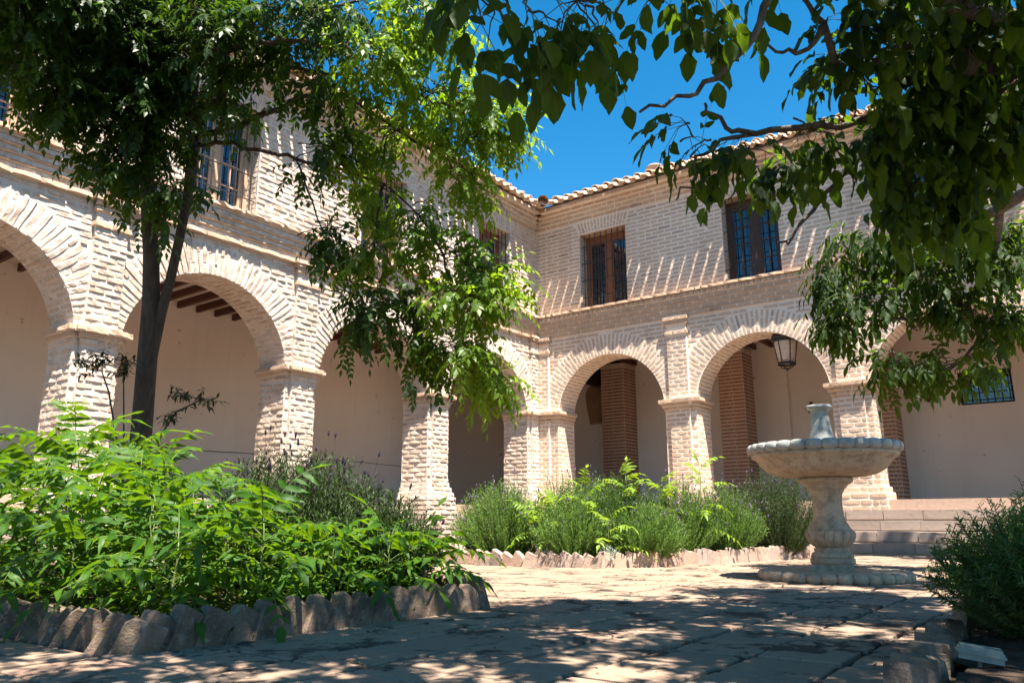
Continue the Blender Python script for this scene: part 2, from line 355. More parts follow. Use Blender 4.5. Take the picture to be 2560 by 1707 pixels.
for j in range(-4, 44):
    for i in range(-28, 22):
        x = 7.29+TX*i + (0.004*j); y = -10.92+TY*j
        if not (0.7 < x < 12.6 and -13.9 < y < -1.0): continue
        c = (x, y)
        if any(inside((x+dx, y+dy), b) for b in (B1, B2, B3) for dx, dy in ((0.1, 0.1), (-0.1, -0.1), (0.1, -0.1), (-0.1, 0.1))) and all(inside(c, b) for b in (B1, B2, B3) if inside(c, b)) and any(inside(c, b) for b in (B1, B2, B3)): continue
        if y > -1.36 and x > 5.0: continue
        q = proj((x, y, 0)); vis = q is not None and -80 < q[0] < 2640 and q[1] < 1790
        tl.append((0 if vis else 1, (Vector((x, y, 0))-CAM).length, x, y))
tl.sort(); st = MB()
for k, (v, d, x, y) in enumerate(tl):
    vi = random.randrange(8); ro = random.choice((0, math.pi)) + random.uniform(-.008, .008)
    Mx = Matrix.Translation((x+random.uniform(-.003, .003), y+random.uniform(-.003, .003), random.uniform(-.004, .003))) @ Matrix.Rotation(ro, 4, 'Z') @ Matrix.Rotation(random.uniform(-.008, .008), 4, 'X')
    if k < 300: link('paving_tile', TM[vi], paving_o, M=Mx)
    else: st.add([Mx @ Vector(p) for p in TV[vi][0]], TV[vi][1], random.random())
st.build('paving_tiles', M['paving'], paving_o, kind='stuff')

def bed(poly, z=0.045):
    xs = [p[0] for p in poly]; ys = [p[1] for p in poly]; n = 60; V = []; Fc = []; idx = {}
    st_ = 0.09
    nx = int((max(xs)-min(xs))/st_)+2; nyy = int((max(ys)-min(ys))/st_)+2
    for j in range(nyy):
        for i in range(nx):
            x = min(xs)+i*st_; y = min(ys)+j*st_
            if inside((x, y), poly): idx[i, j] = len(V); V.append((x, y, z+random.uniform(-.015, .02)))
    for (i, j) in list(idx):
        q = [(i, j), (i+1, j), (i+1, j+1), (i, j+1)]
        if all(k in idx for k in q): Fc.append([idx[k] for k in q])
    # skirt under the edging
    n0 = len(V); V += [(x, y, 0.02) for x, y in poly]; Fc.append(list(range(n0, len(V))))
    return V, Fc
for nme, b in (('soil_bed', B1), ('soil_bed', B2), ('soil_bed', B3)):
    V, Fc = bed(b); link('garden_bed', mesh('garden_bed', V, Fc, M['soil'], True), kind='structure')

# edging bricks (each brick stands leaning, corner up)
def edge_var(seed):
    rr = random.Random(seed); wd, th, h = 0.150, 0.066, 0.30
    n = 5; V = []; Fc = []
    prof = [(-wd/2, -0.12), (wd/2, -0.12), (wd/2+rr.uniform(-.005, .005), 0.06), (wd/2+rr.uniform(-.008, .004), 0.125+rr.uniform(-.02, .008)), (wd/2-rr.uniform(.006, .022), 0.142+rr.uniform(-.01, .004)), (rr.uniform(-.02, .02), 0.146+rr.uniform(-.006, .006)), (-wd/2+rr.uniform(.004, .014), 0.148+rr.uniform(-.006, .006)), (-wd/2+rr.uniform(-.003, .003), 0.13), (-wd/2+rr.uniform(-.004, .004), 0.05)]
    m_ = len(prof)
    for y, sc_ in ((-th/2, 0.97), (-th/2+.004, 1.0), (th/2-.004, 1.0), (th/2, 0.97)):
        for x, z in prof: V.append((x*sc_+rr.uniform(-.002, .002), y+rr.uniform(-.003, .003), z*(sc_ if z > 0 else 1)+rr.uniform(-.002, .002)))
    for k in range(3):
        for i in range(m_): Fc.append((k*m_+i, k*m_+(i+1) % m_, (k+1)*m_+(i+1) % m_, (k+1)*m_+i))
    Fc.append(tuple(range(m_))[::-1]); Fc.append(tuple(3*m_+i for i in range(m_)))
    return V, Fc
EV = [edge_var(50+i) for i in range(7)]
def edging_row(path, lean, label, mat, pitch=0.128, hs=1.0, twist=0.0):
    root = thing('bed_edging', label, 'garden edging', 'brick edgings round the planting beds')
    ms = [mesh('edging_brick', v, f, mat) for v, f in EV]
    d = 0.0
    for (x0, y0), (x1, y1) in zip(path[:-1], path[1:]):
        L = math.hypot(x1-x0, y1-y0); an = math.atan2(y1-y0, x1-x0)
        while d < L:
            f = d/L
            Mx = Matrix.Translation((x0+(x1-x0)*f, y0+(y1-y0)*f, random.uniform(-.012, .006))) @ Matrix.Rotation(an+twist+random.uniform(-.12, .12), 4, 'Z') @ Matrix.Rotation(lean+random.uniform(-.1, .1), 4, 'Y') @ Matrix.Rotation(random.uniform(-.1, .06), 4, 'X') @ Matrix.Diagonal((1.0*random.uniform(.9, 1.08), 1, hs*random.uniform(.92, 1.06), 1))
            link('edging_brick', random.choice(ms), root, M=Mx); d += pitch*random.uniform(.92, 1.1)
        d -= L
    return root
edging_row([(6.24, -11.66), (3.2, -11.66)], -0.42, 'leaning weathered edging bricks along the shaded left side of the near bed', M['edging'], 0.088, twist=0.95, hs=0.85)
edging_row([(6.27, -11.62), (6.30, -10.7), (6.35, -9.82)], 0.42, 'row of lichen covered edging bricks between near bed and paving', M['edging'], 0.122, twist=0.12, hs=0.88)
edging_row([(6.3, -9.76), (5.0, -9.66), (3.2, -9.6)], 0.3, 'edging bricks hidden under the lavender on the far side of near bed', M['edging'], 0.13)
edging_row([(1.2, -6.33), (3.3, -6.32), (4.07, -6.33), (4.95, -6.08)], 0.45, 'sawtooth row of pale edging bricks in sun before the far bed', M['edging2'], 0.13)
edging_row([(5.0, -6.05), (5.3, -5.65), (5.5, -4.9), (5.80, -4.05), (5.97, -2.5), (5.97, -1.5)], 0.2, 'edging bricks curving round the far bed towards the steps', M['edging2'], 0.13)
edging_row([(8.69, -10.98), (8.66, -10.4), (8.62, -9.75)], 0.12, 'rounded edging bricks in front of the rosemary at right', M['edging'], 0.112, 0.72, twist=-0.35)
edging_row([(8.66, -9.62), (8.95, -9.05), (10.2, -8.9)], 0.2, 'shaded edging bricks behind the rosemary at right', M['edging'], 0.125, 0.95)

# ------------------------------------------------------------------ arcade wings
ZS, RC, RO = 2.50, 1.2, 1.60      # arch centre height, inner and outer radius
ZCAP, ZFL = 2.65, 0.78
def brick_var(seed, j):
    rr = random.Random(seed); V = []; n = 4
    for i in range(n):
        x = -0.5+i/(n-1)
        e = 0.06 if i in (0, n-1) else 0
        for (d, z) in ((0, 0), (1, 0), (1, 1), (0, 1)):
            zz = (z-0.5)*(1-e)+rr.uniform(-j, j)
            V.append((x+rr.uniform(-j, j)*0.3, d*(1-e*1.5)+(rr.uniform(-j, j)*1.2 if d else 0), zz))
    Fc = []
    for i in range(n-1):
        a = i*4; b = a+4
        Fc += [(a, a+1, b+1, b), (a+1, a+2, b+2, b+1), (a+2, a+3, b+3, b+2)]
    Fc += [(0, 3, 2, 1), ((n-1)*4, (n-1)*4+1, (n-1)*4+2, (n-1)*4+3)]
    return np.array(V), Fc
class Wing:
    def __init__(s, side):
        s.side = side; s.bricks = []      # (material, Matrix)
        s.core = MB()
    def P(s, q):
        a, d, z = q
        return (a, -d, z) if s.side == 'r' else (d, -a, z)
    def mat3(s):
        return Matrix(((1, 0, 0, 0), (0, -1, 0, 0), (0, 0, 1, 0), (0, 0, 0, 1))) if s.side == 'r' else Matrix(((0, 1, 0, 0), (-1, 0, 0, 0), (0, 0, 1, 0), (0, 0, 0, 1)))
    def cb(s, s0, s1, d0, d1, z0, z1, skip=()):
        V = [s.P((a, d, z)) for z in (z0, z1) for d in (d0, d1) for a in (s0, s1)]
        s.core.add(V, [(0, 2, 3, 1), (4, 5, 7, 6), (0, 1, 5, 4), (2, 6, 7, 3), (0, 4, 6, 2), (1, 3, 7, 5)])
    def b(s, mat, c, ax, ay, az, size):
        """brick: centre of back face c in (s,d,z); ax length dir, ay outward dir, az height dir; size (l, depth, h)"""
        L = Matrix(((ax[0]*size[0], ay[0]*size[1], az[0]*size[2], c[0]), (ax[1]*size[0], ay[1]*size[1], az[1]*size[2], c[1]), (ax[2]*size[0], ay[2]*size[1], az[2]*size[2], c[2]), (0, 0, 0, 1)))
        s.bricks.append((mat, s.mat3() @ L))
    def course(s, mat, z, h, s0, s1, d, proud=0.006, L=0.25, J=0.027, off=0.0, jit=0.0, block=None, minl=0.05, emb=0.02):
        """row of bricks on a face at depth d between s0 and s1"""
        if s1-s0 < minl: return
        P_ = L+J; k0 = math.floor((s0-off)/P_); x = off+k0*P_
        while x < s1:
            a = max(x, s0); e = min(x+L, s1)
            if e-a > minl:
                if jit and random.random() < 0.12 and e-a > 0.2:
                    m_ = a+(e-a)*random.uniform(.35, .65); seg = [(a, m_-.012), (m_+.012, e)]
                else: seg = [(a, e)]
                for a2, e2 in seg:
                    s.b(mat, ((a2+e2)/2+random.uniform(-1, 1)*jit, d-emb, z+random.uniform(-1, 1)*jit), (1, 0, 0), (0, 1, 0), (0, math.sin(0), 1), (e2-a2, emb+proud+random.uniform(-.5, 1)*jit, h*(1+random.uniform(-1, 1)*jit*12)))
            x += P_
def make_wing(side, opens, wins, smax, label):
    W = Wing(side); old = side == 'l'
    mb = 'brick_'+side; mm = M['mortar_'+side]; jit = 0.0085 if old else 0.0022; proud = 0.008 if old else 0.004
    CH = 0.0805; BH = 0.047
    T = 0.6
    edges = [0.0]+[x for o in opens for x in o]+[smax]
    piers = [(edges[i], edges[i+1]) for i in range(0, len(edges), 2)]
    zp = 0.62 if side == 'r' else 0.0
    # core: piers
    for i, (a, b) in enumerate(piers): W.cb(a, b, -T, 0, zp, ZS)
    # spandrels with arch
    for (a, b) in opens:
        c = (a+b)/2; h = (b-a)/2; N = 28; zt = 4.22
        pts = [(c-h*math.cos(math.pi*k/N), ZS+RC*math.sin(math.pi*k/N)) for k in range(N+1)]
        for k in range(N):
            (x0, z0), (x1, z1) = pts[k], pts[k+1]
            V = [W.P(q) for q in ((x0, 0, z0), (x1, 0, z1), (x1, 0, zt), (x0, 0, zt), (x0, -T, z0), (x1, -T, z1), (x1, -T, zt), (x0, -T, zt))]
            W.core.add(V, [(0, 1, 2, 3), (4, 7, 6, 5), (0, 4, 5, 1)])
    for (a, b) in piers: W.cb(a, b, -T, 0, ZS, 4.22)
    # pilaster strips
    pil = []
    for i, (a, b) in enumerate(piers):
        if i == 0: p0, p1 = 0.02, 0.30
        else: p0, p1 = (a+b)/2-0.195, (a+b)/2+0.195
        pil.append((p0, p1)); W.cb(p0, p1, -0.01, 0.05, zp, 4.22)
    # upper wall
    ws = [0.0]+[x for o in wins for x in o]+[smax]
    for i in range(0, len(ws), 2):
        W.cb(ws[i], ws[i+1], -T, 0, 4.22, 6.62)
    for (a, b) in wins:
        W.cb(a, b, -T, 0, 4.22, 4.66); W.cb(a, b, -T, 0, 6.32, 6.62)
        W.cb(max(a-0.27, 0.02), a, -0.01, 0.015, 4.66, 6.62); W.cb(b, b+0.27, -0.01, 0.015, 4.66, 6.62); W.cb(a, b, -0.01, 0.015, 6.32, 6.62)
    W.cb(0, smax, -T, 0, 6.62, 7.05)
    # ---- front courses
    k = 0; z = zp+BH/2+0.02
    def sub(iv, blocks):
        out = []
        for a, b in iv:
            cur = [(a, b)]
            for x, y in blocks:
                nxt = []
                for p, q in cur:
                    if y <= p or x >= q: nxt.append((p, q))
                    else:
                        if x > p: nxt.append((p, x))
                        if y < q: nxt.append((y, q))
                cur = nxt
            out += cur
        return out
    while z < 6.60:
        off = (0.138 if k % 2 else 0.0)+random.uniform(-.02, .02)*(1 if old else .4)
        if z < 4.18:
            iv = [(0.31 if i == 0 else a+0.004, b-0.004) for i, (a, b) in enumerate(piers)] if z < ZS else [(0.31, smax)]
            bl = list(pil)
            if z >= ZS-0.02:
                for (a, b) in opens:
                    c = (a+b)/2; dz = z-ZS; w_ = math.sqrt(max(0, (RO+0.03)**2-dz*dz)) if dz < RO+.03 else 0
                    if w_: bl.append((c-w_, c+w_))
            if not (ZCAP-0.2 < z < ZCAP+0.01):
                for a, b in sub(iv, bl): W.course(mb, z, BH, a+0.003, b-0.003, 0, proud, off=off, jit=jit)
            for i, (a, b) in enumerate(pil):
                if ZCAP-0.2 < z < ZCAP+0.01 or z > 3.86: continue
                W.course(mb, z, BH, a+0.004, b-0.004, 0.05, proud, off=a-0.1*(k % 2), L=0.19, J=.025, jit=jit)
        elif z > 4.70:
            bl = []
            for (a, b) in wins:
                if z < 6.32: bl.append((a-0.27, b+0.27))
                else: bl.append((a-.27, b+.27))
            for a, b in sub([(0.012, smax)], bl): W.course(mb, z, BH, a+.004, b-.004, 0, proud, off=off, jit=jit)
            for (a, b) in wins:
                q = 0.012 if z < 6.32 else -0.14
                for x0, x1 in ((max(a-0.27, 0.03), a), (b, b+0.27)):
                    if z >= 6.30:
                        sh = (z-6.32)*0.35+0.02
                        if x1 == a: x1 = a-sh
                        else: x0 = b+sh
                    W.course(mb, z, BH, x0+.003, x1-.003, 0.015, proud, off=x0-(0.14 if k % 2 else 0), L=0.25, J=.02, jit=jit)
                # window jambs, seen from inside the reveal
                if z < 6.30:
                    for x0, sg in ((a, 1), (b, -1)):
                        for d0, d1 in ((-0.012, -0.13), (-0.15, -0.24)):
                            W.b(mb, (x0-sg*0.012, (d0+d1)/2, z), (0, -1*sg, 0), (sg, 0, 0), (0, 0, 1), (abs(d1-d0), 0.012+0.004, BH))
        # jambs of the piers
        if z < ZS+0.02 and not (ZCAP-0.2 < z):
            for i, (a, b) in enumerate(piers):
                for x0, sg in ((a, -1), (b, 1)):
                    if x0 in (0.0, smax): continue
                    segs = [(-0.004, -0.27), (-0.30, -0.56)] if k % 2 else [(-0.004, -0.13), (-0.16, -0.42), (-0.45, -0.59)]
                    for d0, d1 in segs:
                        W.b(mb, (x0-sg*0.02, (d0+d1)/2, z+random.uniform(-1, 1)*jit), (0, 1, 0), (sg, 0, 0), (0, 0, 1), (abs(d1-d0), 0.02+proud+random.uniform(-.5, 1)*jit, BH))
        z += CH; k += 1
    # ---- arch rings and soffits
    for bi, (a, b) in enumerate(opens):
        c = (a+b)/2; h = (b-a)/2; n = 52
        for q in range(n):
            th = math.pi*(q+0.5)/n
            ca, sa = -math.cos(th), math.sin(th)
            ri = RC+0.0; ro = RO
            # clip by pilasters
            lim = 9.0
            if ca < 0: lim = (c-pil[bi][1]-0.006)/max(1e-4, -ca)
            else: lim = (pil[bi+1][0]-0.006-c)/max(1e-4, ca)
            ro = min(ro, lim)
            if ZS+sa*ro > 4.2: ro = (4.2-ZS)/sa
            if ZS+sa*ri < ZCAP and abs(ca) > 0.9 and ZS+sa*ro < ZCAP+0.02: continue
            cut = ri+(0.27 if q % 2 else 0.13)
            segs = [(ri+.004, cut-.012), (cut+.012, ro)] if cut+0.07 < ro else [(ri+.004, ro)]
            if old and random.random() < .5: segs = [(ri+.004, ro)]
            for x0, x1 in segs:
                if x1-x0 < 0.04: continue
                m_ = (x0+x1)/2; jt = random.uniform(-1, 1)*jit*2
                hx = h/RC
                W.b(mb, (c+ca*m_*hx if m_ < 1.25 else c+ca*m_, -0.02, ZS+sa*m_), (ca, 0, sa), (0, 1, 0), (-sa*math.copysign(1, 1), 0, ca), (x1-x0, 0.02+proud+random.uniform(-.5, 1)*jit, 0.043+jt))
            # soffit
            for d0, d1 in ([(-0.01, -0.27), (-0.30, -0.58)] if q % 2 else [(-0.01, -0.13), (-0.16, -0.43), (-0.46, -0.59)]):
                W.b(mb, (c+ca*(h+0.02), (d0+d1)/2, ZS+sa*(RC+0.02)), (0, 1, 0), (-ca, 0, -sa), (-sa, 0, ca), (abs(d1-d0), 0.02+0.005+random.uniform(-.5, 1)*jit, 0.043))
    # ---- impost capitals
    for i, (a, b) in enumerate(piers):
        for (z0, dd) in ((2.465, 0.025), (2.53, 0.055), (2.595, 0.10)):
            hh = 0.055
            x0, x1 = (0.0, b+dd) if i == 0 else (a-dd, b+dd if i < len(piers)-1 else b)
            p0, p1 = pil[i]
            W.cb(x0+(0.012 if i else 0), x1-0.012, -T, dd-0.012, z0-0.008, z0+hh+0.006)
            W.cb((p0-dd+.012) if i else 0, p1+dd-0.012, dd-.02, 0.05+dd-0.012, z0-0.0085, z0+hh+0.0065)
            m_ = 'brick_o' if dd > .05 or side == 'r' else mb
            zz = z0+hh/2
            if i: W.course(m_, zz, hh, x0, p0-dd, dd, 0, L=.2, J=.012, off=x0, jit=jit*.6, emb=.05)
            W.course(m_, zz, hh, (p0-dd) if i else 0.0, p1+dd, 0.05+dd, 0, L=.24, J=.012, off=p0-dd-.05*(i % 3), jit=jit*.6, emb=.05)
            W.course(m_, zz, hh, p1+dd, x1, dd, 0, L=.2, J=.012, off=p1+dd, jit=jit*.6, emb=.05)
            for xx, sg in ((x0, -1), (x1, 1)):
                if (i == 0 and sg < 0): continue
                for d0, d1 in ((dd, -0.26), (-0.272, -0.6)):
                    W.b(m_, (xx-sg*0.05, (d0+d1)/2, zz), (0, 1, 0), (sg, 0, 0), (0, 0, 1), (abs(d1-d0), 0.05, hh))
        # little stepped capital of the pilaster under the ledge
        p0, p1 = pil[i]
        for z0, dd in ((3.88, 0.03), (3.98, -0.01), (4.07, 0.03), (4.15, 0.055)):
            m_ = 'brick_o' if (dd > 0 or side == 'r') else mb
            W.cb((p0-max(dd, 0)+.01) if i else 0, p1+max(dd, 0)-.01, 0.0, 0.05+dd-.01, z0-.004, z0+.062)
            W.course(m_, z0+.027, .056, (p0-max(dd, 0)) if i else 0.0, p1+max(dd, 0), 0.05+dd, 0.0 if dd > 0 else .006, L=.24, J=.012, off=p0-dd, jit=jit*.6, emb=.06)
            for xx, sg in ((p0-max(dd, 0), -1), (p1+max(dd, 0), 1)):
                if i == 0 and sg < 0: continue
                W.b(m_, (xx-sg*0.04, (0.05+dd)/2, z0+.027), (0, 1, 0), (sg, 0, 0), (0, 0, 1), (0.05+dd, 0.04, .056))
        # plinth
        if side == 'l':
            W.cb(a-0.09 if i else 0, b+0.09, -T, 0.11, 0, 0.86)
            for q in range(3): W.cb(a-0.09+.03*(q+1)-.01 if i else 0, b+0.09-.03*(q+1)+.01, -T, 0.11-.03*(q+1)+.01, 0.86+.09*q, 0.95+.09*q)
            zz = 0.05; kk = 0
            while zz < 1.12:
                in_ = 0 if zz < 0.86 else 0.03*(int((zz-.86)/.09)+1)
                W.course('brick_l', zz, BH, a-.09+in_ if i else 0.12, b+.09-in_, .11-in_, .012, off=a-.1+.14*(kk % 2), jit=.009)
                for xx, sg in ((a-.09+in_, -1), (b+.09-in_, 1)):
                    if i == 0 and sg < 0: continue
                    for d0, d1 in ((.10-in_, -.16), (-.19, -.43), (-.46, -.6)): W.b('brick_l', (xx-sg*.02, (d0+d1)/2, zz), (0, 1, 0), (sg, 0, 0), (0, 0, 1), (abs(d1-d0), .03, BH))
                zz += CH; kk += 1
        else:
            W.cb(a-0.08 if i else 0, b+0.08, -T, 0.10, 0.60, 0.90); W.cb(a-0.04 if i else 0, b+0.04, -T, 0.06, 0.90, 0.99)
            for kk, (zz, in_) in enumerate(((0.65, 0), (0.745, 0), (0.84, 0), (0.935, .04))):
                W.course('brick_r', zz, BH, a-.08+in_ if i else 0.1, b+.08-in_, .10-in_, .006, off=a-.1+.14*(kk % 2), jit=.004)
                for xx, sg in ((a-.08+in_, -1), (b+.08-in_, 1)):
                    if i == 0 and sg < 0: continue
                    for d0, d1 in ((.09-in_, -.16), (-.19, -.43), (-.46, -.6)): W.b('brick_r', (xx-sg*.02, (d0+d1)/2, zz), (0, 1, 0), (sg, 0, 0), (0, 0, 1), (abs(d1-d0), .026, BH))
    # ---- string courses
    if side == 'l':
        W.cb(0, smax, -.02, 0.05, 4.20, 4.255)
        for i in range(len(piers)):
            p0, p1 = pil[i]; pa, pb = p0-.09, p1+.09
            W.course('brick_o', 4.228, .056, max(pa, .1), pb, .125, 0, L=.16, J=.01, off=pa, jit=.003, emb=.1)
            W.cb(max(pa+.01, 0), pb-.01, .04, .115, 4.202, 4.252)
            if i < len(piers)-1: W.course('brick_o', 4.228, .056, pb, pil[i+1][0]-.09, .075, 0, L=.28, J=.01, off=pb, jit=.004, emb=.07)
        rows = ((4.30, .02), (4.385, .045), (4.47, .075), (4.555, .105))
    else:
        rows = ((4.245, .02), (4.33, .035), (4.415, .055), (4.50, .08))
    for kk, (zc, dd) in enumerate(rows):
        W.cb(0, smax, -.02, dd-.008, zc-.045, zc+.04)
        W.course('brick_r' if side == 'r' else 'brick_l', zc, .056, dd, smax, dd, .003, off=.15*(kk % 2), L=.24, J=.035, jit=.003, emb=.03)
        W.course('brick_o', zc-.035, .012, dd, smax, dd, .006, off=0.1, L=.9, J=.004, jit=.001, emb=.03)
    if side == 'r':
        W.cb(0, smax, -.02, .10, 4.545, 4.625)
        x = .17
        while x < smax:
            W.b('brick_r', (x, .09, 4.59), (1, 0, 0), (0, 1, 0), (0, 0, 1), (.050, .055, .055)); x += .114
    else: W.cb(0, smax, -.02, .11, 4.60, 4.64)
    W.cb(0, smax, -.25, .155, 4.636, 4.672)
    W.course('brick_o', 4.66, .048, .16, smax, .175, 0, L=.27, J=.008, off=.03, jit=.005 if old else .003, emb=.17)
    # ---- flat arches over windows
    for (a, b) in wins:
        n = 15; c = (a+b)/2
        for q in range(n):
            f = (q+.5)/n*2-1; x = c+f*(b-a)/2*0.98; tl_ = f*0.33
            ax = (math.sin(tl_), 0, math.cos(tl_)); az = (-math.cos(tl_), 0, math.sin(tl_))
            segs = [(0.01, .13), (.15, .255)] if q % 2 else [(0.01, .07), (.09, .255)]
            for x0, x1 in segs:
                m_ = (x0+x1)/2; W.b(mb, (x+ax[0]*m_, -.005, 6.335+ax[2]*m_), ax, (0, 1, 0), az, (x1-x0, .02+proud, .047))
            W.b(mb, (x, -.13, 6.333), (0, 1, 0), (0, 0, -1), (1, 0, 0), (.22, .018, .047))
    # ---- cornice
    for kk, (zc, dd) in enumerate(((6.655, .03), (6.735, .075), (6.815, .125), (6.885, .19), (6.95, .30))):
        W.cb(0, smax, -.02, dd-.01, zc-.04, zc+.045)
        W.course('brick_o' if kk in (0, 3) else mb, zc, .055, dd, smax, dd, .0, off=.15*(kk % 2), L=.27, J=.02, jit=jit*.7, emb=.06)
    root = thing('cloister_wing', label, 'building')
    W.core.build('wall', mm, root)
    # ---- bricks: the 300 largest in view singly, the rest joined
    def size(Mx):
        p = Mx.to_translation(); q = proj(p)
        if q is None or not (0 < q[0] < 2560 and 0 < q[1] < 1600): return 0
        n = Mx.to_3x3() @ Vector((0, 1, 0)); n.normalize()
        f = abs(n.dot((CAM-p).normalized())); return Mx.to_3x3().col[0].length*Mx.to_3x3().col[2].length*f/q[2]**2
    vj = 0.13 if old else 0.035
    BV = [brick_var(900+i, vj) for i in range(6)]
    BM = {}
    order = sorted(W.bricks, key=lambda t_: -size(t_[1])); rest = {}
    flip = Matrix.Diagonal((-1, 1, 1, 1))
    for i, (mt, Mx) in enumerate(order):
        vi = random.randrange(6)
        if Mx.determinant() < 0: Mx = Mx @ flip
        if i < 300:
            if (mt, vi) not in BM: BM[mt, vi] = mesh('brick', BV[vi][0], BV[vi][1], M[mt])
            o = link('brick', BM[mt, vi], root, M=Mx)
        else: rest.setdefault(mt, []).append((vi, Mx))
    for mt, lst in rest.items():
        VV = []; AA = []; FF = []; n = 0
        for vi, Mx in lst:
            A = np.array(Mx); V = BV[vi][0] @ A[:3, :3].T + A[:3, 3]
            VV.append(V); AA.append(np.full(len(V), random.random())); FF += [tuple(q+n for q in f) for f in BV[vi][1]]; n += len(V)
        me = mesh('brickwork', np.vstack(VV), FF, M[mt], attr=np.concatenate(AA)); link('brickwork', me, root, kind='stuff')
    # ---- windows
    for wi, (a, b) in enumerate(wins):
        fm = M['frame'] if (side == 'r' and wi == 0) else (M['frame_d'] if side == 'r' else M['frame_p'])
        if side == 'l' and wi == 0: fm = M['frame']
        f_ = MB()
        def wb(mb_, s0, s1, d0, d1, z0, z1): mb_.add([W.P((x, d, z)) for z in (z0, z1) for d in (d0, d1) for x in (s0, s1)], [(0, 2, 3, 1), (4, 5, 7, 6), (0, 1, 5, 4), (2, 6, 7, 3), (0, 4, 6, 2), (1, 3, 7, 5)])
        z0, z1 = 4.672, 6.315; d = -.25
        wb(f_, a+.003, a+.08, d-.08, d, z0, z1); wb(f_, b-.08, b-.003, d-.08, d, z0, z1); wb(f_, a+.08, b-.08, d-.08, d, z1-.12, z1); wb(f_, a+.08, b-.08, d-.08, d, z0, z0+.07)
        c = (a+b)/2; wb(f_, c-.055, c+.055, d-.075, d-.012, z0+.07, z1-.12)
        for x0, x1 in ((a+.08, c-.055), (c+.055, b-.08)):
            wb(f_, x0, x0+.045, d-.07, d-.02, z0+.07, z1-.12); wb(f_, x1-.045, x1, d-.07, d-.02, z0+.07, z1-.12)
            wb(f_, x0+.045, x1-.045, d-.07, d-.02, z1-.18, z1-.12); wb(f_, x0+.045, x1-.045, d-.07, d-.02, z0+.07, z0+.14)
        win = f_.build('window', fm, root)
        for x0, x1 in ((a+.125, c-.1), (c+.1, b-.125)):
            p_ = MB(); wb(p_, x0, x1, d-.05, d-.044, z0+.14, z1-.18); p_.build('pane', M['glass'], win)
            gb = MB()
            xm = (x0+x1)/2; wb(gb, xm-.009, xm+.009, d-.044, d-.026, z0+.14, z1-.18)
            for q in range(1, 4):
                zz = z0+.14+(z1-z0-.32)*q/4; wb(gb, x0, xm-.009, d-.044, d-.028, zz-.009, zz+.009); wb(gb, xm+.009, x1, d-.044, d-.028, zz-.009, zz+.009)
            gb.build('glazing_bars', M['frame_d'] if side == 'r' else fm, win)
        dk = MB(); wb(dk, a, b, -T+.02, -T+.03, z0, z1); dk.build('window_backing', M['dark_room'], win)
        nb = 8
        for q in range(nb):
            x = a+(b-a)*(q+.6)/(nb+.2); t_ = MB(); t_.tube([W.P((x, -.04, 4.66)), W.P((x, -.04, 6.33))], .0095, 8, cap=False); t_.build('grille_bar', M['iron'], win, True)
        for q in range(4):
            zz = 4.95+.37*q; t_ = MB(); t_.tube([W.P((a-.03, -.052, zz)), W.P((b+.03, -.052, zz))], .009, 8, cap=False); t_.build('grille_bar', M['iron'], win, True)
    # ---- roof
    rf = MB()
    rf.add([W.P(q) for q in ((-3.9, .30, 7.02), (smax, .30, 7.02), (smax, -3.9, 8.5), (-3.9, -3.9, 8.5))], [(0, 1, 2, 3)])
    rf.add([W.P(q) for q in ((-3.9, .29, 7.0), (smax, .29, 7.0), (smax, -.5, 7.0), (-3.9, -.5, 7.0))], [(0, 1, 2, 3)])
    rf.build('roof', M['tile_roof'], root)
    def tile(conv, rad, L, th=.016, n=8, taper=.82):
        V = []; Fc = []
        for x, sc_ in ((0, 1.0), (L, taper)):
            for rr_ in (rad, rad-th):
                for q in range(n+1):
                    an = math.pi*q/n; V.append((rr_*sc_*math.cos(an), x, (1 if conv else -1)*rr_*sc_*math.sin(an)))
        m_ = n+1
        for q in range(n):
            Fc += [(q, q+1, 2*m_+q+1, 2*m_+q), (m_+q, 3*m_+q, 3*m_+q+1, m_+q+1), (q, m_+q, m_+q+1, q+1), (2*m_+q, 2*m_+q+1, 3*m_+q+1, 3*m_+q)]
        Fc += [(0, 2*m_, 3*m_, m_), (n, m_+n, 3*m_+n, 2*m_+n)]
        return V, Fc
    cov = mesh('roof_tile', *tile(True, .088, .45), M['tile_roof'], True); can = mesh('roof_tile', *tile(False, .098, .45, taper=.9), M['tile_roof'], True)
    slope = math.atan2(1.48, 4.2); PT = .24; s_ = .62; rest = MB(); cnt = 0
    base = W.mat3()
    while s_ < smax-.1:
        for kind, row in [(kd, rw) for kd in (0, 1) for rw in range(4)]:
            if kind == 0: dd, zz, x = .53-.36*row, 7.035+math.tan(slope)*.36*row+.012, s_
            else: dd, zz, x = .34-.36*row, 7.095+math.tan(slope)*.36*row, s_+PT/2
            L = base @ Matrix.Translation((x+random.uniform(-.012, .012), dd+random.uniform(-.03, .02), zz+random.uniform(-.008, .008))) @ Matrix.Rotation(random.uniform(-.05, .05), 4, 'Z') @ Matrix.Rotation(-slope, 4, 'X') @ Matrix.Diagonal((1, -1, 1, 1))
            if row == 0 and cnt < 150 and inview(L.to_translation()): link('roof_tile', can if kind == 0 else cov, root, M=L); cnt += 1
            else:
                v_, f__ = tile(kind == 1, .088 if kind else .098, .45, taper=.82 if kind else .9); rest.add([L @ Vector(p) for p in v_], f__, random.random())
        s_ += PT
    rest.build('roof_tiles', M['tile_roof'], root, True, kind='stuff')
    return root, W
OR = [(0.50, 2.88), (3.50, 5.85), (6.46, 8.80), (9.42, 11.76)]
OL = [(0.39, 2.82), (3.36, 5.83), (6.38, 8.78), (9.31, 11.70), (12.25, 14.60)]
WR = [(1.11, 2.19), (4.20, 5.23), (7.20, 8.24), (10.2, 11.24)]
